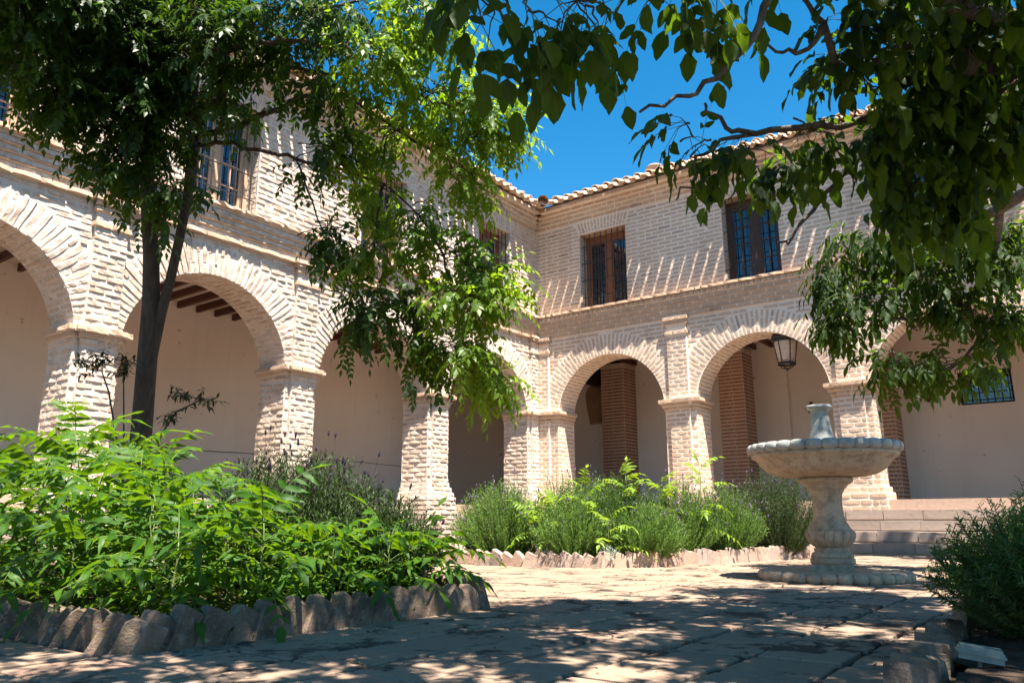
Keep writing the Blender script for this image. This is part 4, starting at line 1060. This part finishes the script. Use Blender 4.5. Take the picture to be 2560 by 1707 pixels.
S1 = [ # root(u,v,d)   centre(u,v,d)  ru rv rd  nb lpb
 ((200, 240, 5.9), (120, 130, 5.6), .50, .42, .55, 48, 6), ((300, 60, 6.0), (230, 40, 5.8), .5, .35, .6, 50, 6), ((300, 300, 6.2), (250, 280, 6.0), .42, .30, .4, 30, 6),
 ((380, 160, 6.4), (390, 130, 6.1), .45, .4, .5, 52, 6), ((375, 300, 6.5), (400, 300, 6.1), .36, .3, .4, 34, 6), ((300, 380, 6.2), (270, 400, 6.0), .34, .20, .35, 11, 5),
 ((375, 420, 6.5), (350, 440, 6.1), .28, .20, .3, 10, 5), ((440, 470, 6.2), (445, 490, 6.1), .26, .26, .3, 8, 5), ((410, 400, 6.5), (400, 560, 6.1), .16, .22, .2, 7, 4),
 ((540, 120, 5.9), (560, 90, 5.8), .45, .33, .5, 34, 6), ((560, 230, 6.2), (560, 250, 6.0), .30, .22, .4, 11, 5), ((640, 105, 5.7), (700, 60, 5.7), .4, .26, .5, 15, 6),
 ((760, 170, 5.8), (780, 230, 5.9), .32, .22, .4, 12, 5), ((760, 30, 5.7), (860, 40, 5.7), .38, .28, .5, 18, 6), ((900, 150, 5.6), (940, 140, 5.8), .4, .3, .5, 24, 6),
 ((1050, -20, 5.6), (1060, 40, 5.8), .35, .28, .45, 18, 6), ((1080, 230, 6.1), (1060, 230, 6.1), .42, .3, .45, 17, 6), ((1080, 230, 6.1), (1190, 280, 6.1), .38, .22, .35, 17, 6),
 ((1000, 330, 6.1), (960, 340, 6.1), .42, .26, .4, 11, 6), ((1120, 400, 6.2), (1140, 380, 6.2), .36, .22, .35, 9, 5), ((1150, 340, 6.2), (1290, 330, 6.2), .28, .16, .25, 12, 6),
 ((860, 425, 6.2), (850, 400, 6.1), .30, .22, .35, 9, 5), ((740, 398, 6.2), (790, 390, 6.1), .26, .16, .3, 8, 5), ((1120, 400, 6.2), (1190, 460, 6.2), .2, .16, .25, 8, 5),
 ((960, 460, 6.2), (930, 500, 6.2), .3, .2, .3, 7, 5), ((1050, 540, 6.2), (1030, 540, 6.2), .26, .2, .3, 10, 5), ((800, 560, 6.1), (850, 600, 6.0), .22, .24, .25, 9, 5),
 ((930, 600, 6.1), (940, 640, 6.1), .34, .22, .3, 13, 5), ((1110, 640, 6.2), (1130, 640, 6.2), .36, .2, .3, 16, 5), ((1110, 640, 6.2), (1240, 700, 6.2), .3, .16, .25, 10, 5),
 ((1140, 760, 6.15), (1160, 760, 6.1), .42, .2, .3, 25, 5), ((960, 760, 6.1), (960, 770, 6.1), .36, .2, .3, 15, 5), ((840, 700, 6.0), (890, 820, 6.0), .24, .14, .2, 8, 5),
 ((1150, 870, 6.1), (1150, 870, 6.1), .32, .18, .3, 17, 5), ((1150, 870, 6.1), (1240, 960, 6.1), .18, .2, .2, 11, 5), ((960, 760, 6.1), (1070, 900, 6.1), .22, .2, .2, 9, 5),
 ((200, 0, 5.6), (150, -130, 5.6), .7, .3, .8, 40, 6), ((380, 150, 6.4), (480, -60, 6.3), .6, .3, .8, 36, 6), ((380, 150, 6.4), (330, 200, 6.3), .4, .3, .3, 22, 6),
 ((60, -60, 5.2), (60, 0, 5.3), .5, .4, .6, 44, 6), ((420, -60, 6.6), (420, -140, 6.4), .9, .5, .9, 40, 6), ((650, -100, 6.3), (760, -150, 6.2), .9, .4, .9, 26, 6),
]
for (ru_, rv_, rd_), (u, v, d), a, b, c, nb, lp in S1: T1.spray(at(ru_, rv_, rd_), u, v, d, a, b, c, nb, lp, dict(PL, m=1) if (u > 900 and -20 < v < 470) or u > 1100 or (u > 820 and random.random() < .4) else PL)  # sprays on the sunlit side take the brighter leaf copy
T1.done(0)

# ------------------------------------------------------------------ the walnut: near boughs overhead and right
PW = dict(len=.20, n=2, ll=.105, lw=.056, droop=1.0, hang=.75, r=.002, up=-.35, term=1.15, spread=.95, shape=lambda t: .7+.3*t)
T2 = Tree('walnut tree with thick sawn limb and big drooping leaves overhanging from the right', 'tree', M['leaf_w'], M['bark2'], 'wal', 'walnut_tree')
wb2 = Vector((12.6, -9.6, 0))
T2.limb([wb2, wb2+Vector((-.05, 0, 1.2)), wb2+Vector((-.15, .1, 2.2)), wb2+Vector((-.3, 0, 3.2)), wb2+Vector((-.5, -.3, 4.6)), wb2+Vector((-.8, -.6, 6))], [.30, .26, .24, .22, .16, .08], 'trunk', 14)
fork = wb2+Vector((-.15, .1, 2.3))
T2.limb([fork]+pp((2900, 110, 4.4), (2560, 140, 4.2), (2380, 165, 4.1), (2215, 178, 4.0)), [.17, .12, .095, .09, .085], 'sawn_limb', 12)
B2_ = [((2700, 60, 4.3), (2400, 20, 3.8), (2200, -40, 3.4), (1950, -60, 3.1), (1700, -50, 2.9), (1480, -30, 2.8), (1300, -20, 2.7)),
       ((2560, 140, 4.2), (2420, 300, 4.3), (2230, 345, 4.3), (2130, 385, 4.3), (2030, 430, 4.3), (1970, 450, 4.3)),
       ((2420, 60, 4.0), (2250, 120, 3.9), (2100, 200, 3.8), (2060, 60, 3.6), (2000, -20, 3.5)),
       ((2300, 300, 4.2), (2150, 300, 4.1), (2000, 320, 4.1), (1890, 335, 4.1), (1830, 330, 4.1), (1780, 285, 4.1), (1762, 258, 4.1)),
       ((1950, -60, 3.1), (1900, 60, 3.1), (1830, 150, 3.1), (1760, 205, 3.1), (1690, 240, 3.1), (1600, 280, 3.1)),
       ((2060, 60, 3.6), (2040, 100, 3.5), (1990, 135, 3.5), (1940, 130, 3.5), (1880, 95, 3.5)),
       ((2230, 345, 4.3), (2140, 400, 4.3), (2080, 470, 4.3), (2010, 550, 4.3), (1970, 610, 4.3), (1945, 605, 4.3)),
       ((1890, 335, 4.1), (1800, 350, 4.0), (1740, 390, 4.0), (1730, 470, 4.0), (1690, 500, 4.0)),
       ((1890, 400, 4.2), (1860, 440, 4.2), (1820, 500, 4.2)),
       ((2700, 400, 5.5), (2500, 520, 6.5), (2400, 560, 7.2), (2330, 640, 7.6), (2200, 700, 7.8), (2100, 640, 7.8)),
       ((2500, 520, 6.5), (2480, 640, 7.2), (2420, 760, 7.4), (2300, 800, 7.6), (2150, 800, 7.7)), ((2420, 760, 7.4), (2450, 850, 7.4), (2380, 920, 7.4), (2260, 930, 7.5))]
R2_ = [.05, .028, .03, .022, .016, .012, .016, .010, .008, .06, .035, .02]
for b_, r_ in zip(B2_, R2_):
    P3 = pp(*b_); pts = []
    for i in range(len(P3)-1):
        for k in range(3):
            q = P3[i].lerp(P3[i+1], k/3); pts.append(q+Vector((random.gauss(0, .012), random.gauss(0, .012), random.gauss(0, .012))) if k else q)
    pts.append(P3[-1]); T2.limb(pts, [r_*(1-.75*i/(len(pts)-1))+.002 for i in range(len(pts))], 'branch', 7)
S2 = [((1300, -20, 2.7), (1200, 20, 2.65), .10, .09, .2, 5, 3), ((1300, -20, 2.7), (1330, 60, 2.75), .12, .10, .2, 5, 3), ((1480, -30, 2.8), (1430, 10, 2.8), .12, .07, .2, 4, 3),
      ((1480, -30, 3.1), (1510, 90, 3.6), .07, .10, .1, 3, 3), ((1700, -50, 2.9), (1590, -60, 2.9), .2, .06, .25, 5, 3), ((1700, -50, 2.9), (1760, -40, 3.0), .16, .07, .2, 5, 3), ((1900, 0, 3.1), (1850, 40, 3.2), .05, .06, .1, 1, 2),
      ((1950, -60, 3.1), (1960, -80, 3.3), .2, .06, .3, 5, 3),
      ((2250, 120, 3.9), (2180, 20, 3.7), .26, .2, .3, 14, 4), ((2180, 200, 3.8), (2150, 170, 3.9), .2, .2, .25, 10, 4), ((2400, 20, 3.8), (2430, -10, 3.8), .4, .3, .4, 34, 4),
      ((2420, 60, 4.0), (2330, 180, 4.2), .34, .26, .35, 22, 4), ((2420, 300, 4.3), (2470, 270, 4.3), .42, .34, .4, 38, 4), ((2230, 345, 4.3), (2200, 330, 4.3), .22, .2, .3, 14, 4),
      ((2420, 300, 4.3), (2440, 440, 4.4), .40, .26, .35, 26, 4), ((2230, 400, 4.3), (2250, 450, 4.3), .18, .2, .25, 10, 4), ((2030, 430, 4.3), (1980, 400, 4.2), .16, .08, .2, 6, 3),
      ((1890, 360, 4.2), (1850, 400, 4.1), .22, .09, .2, 9, 3), ((1740, 380, 4.0), (1740, 350, 4.0), .06, .08, .15, 3, 3), ((1700, 300, 4.0), (1690, 310, 4.0), .04, .05, .1, 2, 3), ((2010, 330, 4.1), (2030, 310, 4.1), .10, .08, .15, 4, 3)]
for (ru_, rv_, rd_), (u, v, d), a, b, c, nb, lp in S2: T2.spray(at(ru_, rv_, rd_), u, v, d, a, b, c, nb, lp, PW)
# mid-distance crown on the right, smaller in the picture
S2b = [((2330, 640, 7.6), (2150, 620, 7.8), .46, .22, .5, 17, 5), ((2330, 640, 7.6), (2330, 600, 7.6), .5, .3, .6, 24, 5), ((2480, 640, 7.2), (2500, 580, 7.2), .5, .45, .6, 30, 5), ((2300, 800, 7.6), (2110, 740, 7.7), .40, .24, .4, 14, 5),
       ((2420, 760, 7.4), (2290, 730, 7.6), .42, .28, .4, 18, 5), ((2450, 850, 7.4), (2480, 770, 7.4), .5, .32, .5, 26, 5), ((2260, 930, 7.5), (2230, 880, 7.5), .26, .10, .3, 6, 4), ((2380, 920, 7.4), (2390, 890, 7.4), .36, .14, .3, 14, 4), ((2260, 930, 7.5), (2250, 930, 7.5), .30, .10, .3, 9, 4), ((2150, 800, 7.7), (2080, 800, 7.7), .2, .16, .2, 8, 4), ((2100, 640, 7.8), (2060, 690, 7.8), .2, .14, .2, 7, 4), ((2150, 800, 7.7), (2060, 800, 7.7), .12, .12, .2, 4, 4), ((2100, 640, 7.8), (2040, 700, 7.8), .10, .12, .2, 3, 4)]
PW2 = dict(PW, ll=.115, lw=.044, len=.24, n=3)
for (ru_, rv_, rd_), (u, v, d), a, b, c, nb, lp in S2b: T2.spray(at(ru_, rv_, rd_), u, v, d, a, b, c, nb, lp, PW2)
# the crown above the camera, whose shade dapples the court
def crown(tree, c, rx, ry, rz, nb, lp, P_):
    c = Vector(c)
    for k in range(nb):
        while True:
            q = Vector((random.uniform(-1, 1), random.uniform(-1, 1), random.uniform(-1, 1)))
            if q.length < 1: break
        e = c+Vector((q.x*rx, q.y*ry, q.z*rz)); s0 = c+Vector((q.x*rx*.4, q.y*ry*.4, -rz*.2)); pts = curve(s0, e, .05, 6, .04)
        qq = proj(e)
        if qq is not None and 700 < qq[0] < 2600 and -40 < qq[1] and not (qq[0] > 2180 and qq[1] < 620): continue
        tree.tw.tube(pts, [.008*(1-.7*i/6) for i in range(7)], 4, cap=False)
        for j in range(lp):
            t_ = 1-(j/lp)*.6; i0 = min(5, int(t_*6)); p = Vector(pts[i0]); dd = Vector((random.gauss(0, 1), random.gauss(0, 1), -.2)).normalized()
            pt, fr = compound(p, dd, P_['len'], P_['n'], P_['ll'], P_['lw'], P_['droop'], P_['hang'], P_.get('term', 1), P_.get('spread', 1)); tree.leaf.append((pt, fr, P_['r'], p, None))
for gx, gy, h, rx, ry, nb in ((7.0, -12.2, 3.4, 1.0, .8, 50), (8.4, -11.6, 3.6, 1.0, .8, 60), (6.9, -10.9, 3.8, .9, .8, 42), (8.2, -10.2, 4.0, 1.0, .8, 56), (7.0, -9.4, 4.4, 1.1, .7, 46), (8.4, -8.9, 4.4, 1.1, .7, 46),
        (7.5, -7.9, 5.0, 1.0, .6, 36), (7.5, -6.6, 5.4, .9, .7, 38), (8.8, -6.8, 5.2, .9, .9, 34), (8.9, -3.0, 5.4, .9, .8, 30), (7.8, -1.9, 5.2, 1.2, .7, 44), (9.6, -1.5, 5.0, 1.0, .9, 34), (5.9, -12.6, 3.6, .8, .5, 22), (9.8, -10.5, 4.0, 1.0, 1.2, 44), (9.6, -8.6, 4.6, .9, .9, 30), (6.3, -11.3, 3.8, .6, .6, 22), (5.3, -12.0, 3.6, .8, .5, 26), (6.5, -10.2, 4.0, .5, .6, 16), (4.3, -11.9, 4.2, .8, .6, 18), (6.6, -1.2, 5.2, .9, .5, 30), (7.2, -13.2, 3.4, 1.2, .7, 40)):
    crown(T2, (gx+.385*h, gy-.205*h, h), rx, ry, .4, int(nb*2.4), 5, PW2)
T2.done(260)

# ------------------------------------------------------------------ tree of heaven saplings
PA = dict(len=.52, n=7, ll=.145, lw=.042)
def sapling(x, y, h, nleaf, label, mat='leaf_a', P_=PA, lean=(0, 0), z0=.04, sc_=1.0, group='tree of heaven saplings in the beds', kind='ail', cat='sapling'):
    t = thing('sapling', label, cat, group)
    top = Vector((x+lean[0], y+lean[1], z0+h)); pts = curve((x, y, z0), top, .0, 6, .012); m_ = MB(); m_.tube(pts, [.009-.001*i for i in range(7)], 6); m_.build('stem', M['stem'], t, True)
    a = random.uniform(0, 6.28)
    for k in range(nleaf):
        f = .30+.70*(k/(nleaf-1)); p = pts[0].lerp(top, f) if f < 1 else top; a += 2.4+random.uniform(-.4, .4); el = .38+.85*f**2+random.uniform(-.15, .15)
        d = (math.cos(a)*math.cos(el), math.sin(a)*math.cos(el), math.sin(el)); L = P_['len']*sc_*random.uniform(.7, 1.1)*(1.0-.45*max(0, f-.75)/.25)
        pt, fr = compound(p, d, L, P_['n']-(2 if f > .9 else 0), P_['ll']*sc_*random.uniform(.85, 1.1), P_['lw']*sc_, 1.25, .38, 1.0, 1.15, shape=lambda t_: 1-.35*abs(t_-.35)*1.6)
        o = leaves_mesh('leaf', fr, kind, M[mat], t); m2 = MB(); rach(m2, pt, .0028*sc_, .001); m2.build('leaf_stalk', M['stem'], o, True)
    return t
SP = [(5.95, -11.35, .36, 9), (5.98, -10.95, .46, 10), (6.02, -10.55, .34, 9), (6.0, -10.15, .30, 9), (5.55, -11.25, .56, 11), (5.5, -10.8, .46, 10), (5.55, -10.35, .30, 9), (5.1, -11.3, .66, 11), (5.0, -10.9, .84, 10), (4.6, -11.2, .86, 11), (4.55, -10.8, .78, 10), (4.5, -10.4, .72, 9), (4.1, -11.0, 1.05, 10), (4.0, -10.55, .95, 9), (4.1, -11.4, .72, 10), (3.6, -10.9, .98, 9), (6.05, -9.92, .26, 9), (3.5, -11.3, .78, 8), (5.35, -11.5, .40, 9), (4.8, -11.45, .66, 9), (5.3, -11.0, .58, 10), (4.3, -11.2, .70, 10)]
WH = ['at the front corner of the near bed', 'behind the middle of the near brick edging', 'leaning over the near brick edging', 'near the right end of the near bed', 'just behind the corner of the near bed', 'in the thick of the near bed', 'between the near edging and the dark lavender', 'at the left side of the near bed', 'standing above the clump right of the trunk', 'rising against the white pier at left', 'below the fork of the tall tree', 'right beside the tree trunk base', 'tallest one left of the tree trunk', 'behind the tree trunk', 'at the dark left edge of the bed', 'rising high at the far left', 'drooping over the right tip of the near bed', 'farthest left in the near bed', 'low at the left edging bricks', 'at the shaded left corner of the bed', 'in the centre of the near bed', 'low before the leftmost pier']
for (x, y, h, n), wh in zip(SP, WH): sapling(x, y, h*.94, n+3, 'bright green tree of heaven sapling '+wh)
# yellow-green ones in the far bed
PY = dict(len=.44, n=8, ll=.115, lw=.034)
for x, y, h, n, wh in [(3.95, -5.85, .50, 12, 'at the sunlit left of the far bed'), (4.25, -5.85, .62, 12, 'left of centre in the far bed'), (4.55, -5.7, .78, 11, 'in the middle of the far bed'), (4.85, -5.3, .92, 11, 'against the second pier in the far bed'), (5.1, -4.9, .84, 10, 'between lavenders at the right of the far bed'), (5.4, -4.5, 1.08, 10, 'rising beside the fountain bowl'), (4.95, -5.9, .42, 9, 'low in front of the far lavender')]:
    sapling(x, y, h, n, 'yellow green young tree of heaven '+wh, 'leaf_y', PY, group='yellow green saplings in the far bed')
# dark thin saplings by the trunk
def dark_sapling(pts, tips, label):
    t = thing('sapling', label, 'sapling', 'dark thin shoots beside the trunk'); m_ = MB(); m_.tube(pts, [.011-.006*i/(len(pts)-1) for i in range(len(pts))], 6); m_.build('stem', M['bark'], t, True)
    fr = []; tw = MB()
    for c, r_, n in tips:
        for k in range(n):
            e = c+Vector((random.gauss(0, r_), random.gauss(0, r_), random.gauss(0, r_*.6))); s0 = pts[-1].lerp(c, random.random())
            tw.tube([s0, s0.lerp(e, .5)+Vector((0, 0, .02)), e], [.003, .002, .001], 3, cap=False)
            for j in range(7):
                p = s0.lerp(e, .35+.65*j/6); d = nrm(np.array([random.gauss(0, 1), random.gauss(0, 1), -.3+random.gauss(0, .4)])); s_ = nrm(np.cross(UPV, d)); nn = np.cross(d, s_)
                fr.append((*p, *d, *s_, *nn, .065*random.uniform(.7, 1.2), .020, .25, random.random()))
    tw.build('twigs', M['bark'], t); leaves_mesh('foliage', fr, 'ail', M['leaf_d'], t)
def gz(u, d):
    q = at(u, 1300, d); q.z = .04; return q
dark_sapling([gz(320, 6.1), at(300, 1150, 6.1), at(272, 980, 6.1), at(255, 930, 6.1)], [(at(215, 905, 6.1), .07, 9), (at(260, 890, 6.1), .07, 8)], 'thin dark shoot with small leaves before the left white pier')
dark_sapling([gz(312, 6.2), at(310, 1150, 6.2), at(309, 950, 6.2)], [(at(320, 900, 6.2), .07, 9), (at(300, 930, 6.2), .05, 5)], 'straight dark shoot just left of the tree trunk')
dark_sapling([gz(370, 6.0), at(400, 1090, 6.0), at(440, 1030, 6.0), at(500, 1000, 6.0)], [(at(505, 1000, 6.0), .07, 8), (at(430, 985, 6.0), .06, 8), (at(425, 1050, 6.0), .06, 6)], 'dark arching shoot just right of the tree trunk')
T2d = None

# ------------------------------------------------------------------ lavender and rosemary
def needles(name, P, Dv, L, Wd, mat, parent, rn, kind=None):
    """flat needle blades: P base, Dv direction (n,3)"""
    n = len(P); S = np.cross(Dv, rng.normal(size=(n, 3))); S /= np.linalg.norm(S, axis=1)[:, None]+1e-9
    N_ = np.cross(S, Dv)
    V = np.stack([P-S*Wd[:, None]*.3, P+S*Wd[:, None]*.3, P+Dv*L[:, None]*.55+S*Wd[:, None]*.5+N_*L[:, None]*.04, P+Dv*L[:, None], P+Dv*L[:, None]*.55-S*Wd[:, None]*.5+N_*L[:, None]*.04], 1)
    Fc = (np.array([[0, 1, 2], [0, 2, 4], [4, 2, 3]])[None]+(np.arange(n)*5)[:, None, None]).reshape(-1, 3)
    me = mesh(name, V.reshape(-1, 3), Fc, mat, False, np.repeat(rn, 5), np.zeros((n*5, 2))); return link(name, me, parent, kind=kind)
def bush(x, y, r_, h, ns, label, mat, nl=.028, nw=.004, per=34, flowers=0, fmat='flower', cat='shrub', name='lavender_bush', group=None, z0=.03, lean=.9, fl=.11, sq=1.0):
    t = thing(name, label, cat, group); st_ = MB(); P = []; Dv = []; RN = []; FP = []
    for k in range(ns):
        a = random.uniform(0, 2*math.pi); e = random.random()**.6; base_ = Vector((x+.25*r_*e*math.cos(a), y+.25*r_*e*math.sin(a), z0))
        zt = h*math.sqrt(1-.78*e*e)*random.uniform(.62, 1.02); tip = Vector((x+r_*e*math.cos(a), y+r_*e*math.sin(a)*sq, z0+zt)); n_ = 6; pts = []
        for i in range(n_+1):
            t_ = i/n_; q = base_.lerp(tip, t_); q.x = base_.x+(tip.x-base_.x)*t_**.75; q.y = base_.y+(tip.y-base_.y)*t_**.75; pts.append(q)
        if k % 2 == 0: st_.tube(pts, [.0035-.0004*i for i in range(n_+1)], 3, random.random(), cap=False)
        rn = random.random()
        for j in range(per):
            t_ = .10+.90*(j+random.random())/per; i0 = min(n_-1, int(t_*n_)); p = pts[i0].lerp(pts[i0+1], t_*n_-i0); ax = (pts[i0+1]-pts[i0]).normalized()
            o_ = Matrix.Rotation(random.uniform(0, 6.28), 3, ax) @ ax.orthogonal().normalized(); d = (ax*lean+o_*.8).normalized(); P.append(p); Dv.append(d); RN.append((rn+random.uniform(-.15, .15)) % 1)
        if k < flowers: FP.append((tip, (pts[-1]-pts[-2]).normalized()))
    P = np.array(P); Dv = np.array(Dv); n = len(P)
    st_.build('stems', M['twig'], t, kind='stuff')
    needles('foliage', P, Dv, nl*rng.uniform(.6, 1.25, n), np.full(n, nw), M[mat], t, np.array(RN), 'stuff')
    if flowers:
        fs = MB(); fh = MB()
        for p, d in FP:
            d = (d+Vector((random.gauss(0, .12), random.gauss(0, .12), .7))).normalized(); q = p+d*fl*random.uniform(.4, 1.1); fs.tube([p, q], .0015, 3, cap=False)
            L = random.uniform(.025, .045); fh.tube([q, q+d*L*.3, q+d*L*.7, q+d*L], [.004, .008, .007, .002], 5, random.random())
        fs.build('flower_stalks', M['twig'], t, kind='stuff'); fh.build('flower_heads', M[fmat], t, kind='stuff')
    return t
G = 'lavender and rosemary shrubs in the beds'
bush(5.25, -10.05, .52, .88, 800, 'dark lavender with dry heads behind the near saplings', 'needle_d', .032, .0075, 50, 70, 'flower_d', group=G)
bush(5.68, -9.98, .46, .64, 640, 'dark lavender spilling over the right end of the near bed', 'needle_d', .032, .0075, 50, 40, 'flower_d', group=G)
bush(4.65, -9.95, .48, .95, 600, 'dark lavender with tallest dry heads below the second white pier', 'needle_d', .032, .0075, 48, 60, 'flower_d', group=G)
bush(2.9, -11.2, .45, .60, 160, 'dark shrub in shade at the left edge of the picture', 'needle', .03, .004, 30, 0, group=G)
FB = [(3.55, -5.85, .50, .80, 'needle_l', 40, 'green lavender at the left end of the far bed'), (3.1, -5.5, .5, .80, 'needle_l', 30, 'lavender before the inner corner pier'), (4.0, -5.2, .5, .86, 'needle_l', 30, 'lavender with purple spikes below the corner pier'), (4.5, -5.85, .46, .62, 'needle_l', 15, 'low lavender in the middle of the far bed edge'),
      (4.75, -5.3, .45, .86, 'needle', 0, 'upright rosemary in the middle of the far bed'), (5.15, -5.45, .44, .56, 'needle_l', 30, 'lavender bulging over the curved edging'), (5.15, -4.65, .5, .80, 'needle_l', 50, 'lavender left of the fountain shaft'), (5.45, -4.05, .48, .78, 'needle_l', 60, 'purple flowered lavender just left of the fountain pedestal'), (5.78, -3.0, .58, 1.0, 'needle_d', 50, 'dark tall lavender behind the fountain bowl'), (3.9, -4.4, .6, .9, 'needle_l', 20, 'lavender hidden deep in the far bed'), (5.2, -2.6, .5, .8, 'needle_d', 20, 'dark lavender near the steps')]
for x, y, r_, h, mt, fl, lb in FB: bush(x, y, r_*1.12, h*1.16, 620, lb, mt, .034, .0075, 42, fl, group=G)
bush(9.04, -9.80, .50, .56, 1100, 'dense dark rosemary bush in front of the right edging', 'needle', .026, .0046, 64, 0, name='rosemary_bush', group=G, lean=.55)
bush(9.1, -9.1, .40, .72, 600, 'taller dark rosemary tuft behind the near right bush', 'needle', .028, .0036, 46, 0, name='rosemary_bush', group=G, lean=.75)
bush(4.98, -5.98, .13, .20, 60, 'small silver grey plant at the curved edging', 'silver', .03, .007, 14, 0, name='silver_plant', cat='plant')
bush(4.35, -6.1, .12, .16, 50, 'small grey green plant behind the sawtooth edging', 'silver', .028, .007, 12, 0, name='silver_plant', cat='plant')

# ------------------------------------------------------------------ small things
def flood(p, s_, mat, label, rz, tilt):
    t = thing('floodlight', label, 'floodlight'); m_ = MB(); m_.box(-.5*s_, .5*s_, -.3*s_, .3*s_, -.16*s_, .10*s_); m_.box(-.46*s_, .46*s_, -.27*s_, .27*s_, .10*s_, .17*s_); o = m_.build('housing', mat, t)
    m_ = MB(); m_.box(-.54*s_, .54*s_, -.34*s_, .34*s_, -.02*s_, .03*s_); m_.build('rim', mat, t)
    m_ = MB(); m_.tube([(0, 0, -.16*s_), (0, 0, -.5*s_)], .05*s_, 8); m_.build('foot', mat, t)
    t.matrix_basis = Matrix.Translation(p) @ Matrix.Rotation(rz, 4, 'Z') @ Matrix.Rotation(tilt, 4, 'Y'); return t
flood(Vector((8.80, -10.52, .085)), .115, M['grey_paint'], 'pale grey green rectangular garden light by the right edging bricks', R(12), R(8))
q = at(1176, 1372, 9.3); q.z = .22; flood(q, .16, M['black'], 'black spotlight standing at the left end of the far bed', R(40), R(-50))
q = at(2012, 1362, 10.0); q.z = .18; flood(q, .14, M['blue'], 'small bluish garden light behind the lavender left of the pedestal', R(40), R(-10))
# low weeds, leaf litter and added dark filler leaves
fr = []
for k in range(650):
    b = random.choice((B1, B1, B2, B3)); x = random.uniform(min(p[0] for p in b), max(p[0] for p in b)); y = random.uniform(min(p[1] for p in b), max(p[1] for p in b))
    if not inside((x, y), b): continue
    a = random.uniform(0, 6.28); d = nrm(np.array([math.cos(a), math.sin(a), random.uniform(-.2, .6)])); s_ = nrm(np.cross(UPV, d)); fr.append((x, y, .055, *d, *s_, *np.cross(d, s_), random.uniform(.03, .06), .02, .2, random.random()))
fr2 = []
for k in range(5200):
    x = random.uniform(3.0, 6.22); y = random.uniform(-11.58, -9.85); z = .05+.42*random.random()**1.3*min(1, .35+(6.25-x)*.9)
    a = random.uniform(0, 6.28); d = nrm(np.array([math.cos(a), math.sin(a), random.uniform(-.4, .5)])); s_ = nrm(np.cross(UPV, d)); fr2.append((x, y, z, *d, *s_, *np.cross(d, s_), random.uniform(.04, .08), random.uniform(.02, .035), .25, random.random()))
leaves_mesh('dark_filler_leaves', fr2, 'ail', M['leaf_w'], None, kind='stuff')  # dark leaves added to deepen the shaded gaps below the saplings
leaves_mesh('leaf_litter', fr, 'lo', M['dry'], None, kind='stuff')
fr = []
for k in range(1500):
    if random.random() < .6: x = 6.27+.3*random.gauss(0, .12); y = random.uniform(-11.6, -9.8); 
    else: x = random.uniform(5.3, 6.2); y = random.uniform(-11.6, -9.8)
    a = random.uniform(0, 6.28); d = nrm(np.array([math.cos(a), math.sin(a), random.uniform(.2, 1.6)])); s_ = nrm(np.cross(UPV, d)); z = .05 if x < 6.22 else .0
    if x > 6.22 and random.random() < .85: continue
    fr.append((x, y, z+random.uniform(0, .05), *d, *s_, *np.cross(d, s_), random.uniform(.015, .04), .012, .2, random.random()))
leaves_mesh('ground_weeds', fr, 'lo', M['leaf_l'], None, kind='stuff')
fr = []
for k in range(700):
    x = random.uniform(5.8, 8.6); y = random.uniform(-12.2, -3)
    if any(inside((x, y), b) for b in (B1, B2, B3)): continue
    a = random.uniform(0, 6.28); d = np.array([math.cos(a), math.sin(a), 0]); s_ = np.array([-math.sin(a), math.cos(a), 0.]); fr.append((x, y, .004, *d, *s_, 0, 0, 1, random.choice((.008, .012, .018, .03, .045)), .013, -.25, random.random()))
leaves_mesh('fallen_scraps', fr, 'lo', M['dry'], None, kind='stuff')
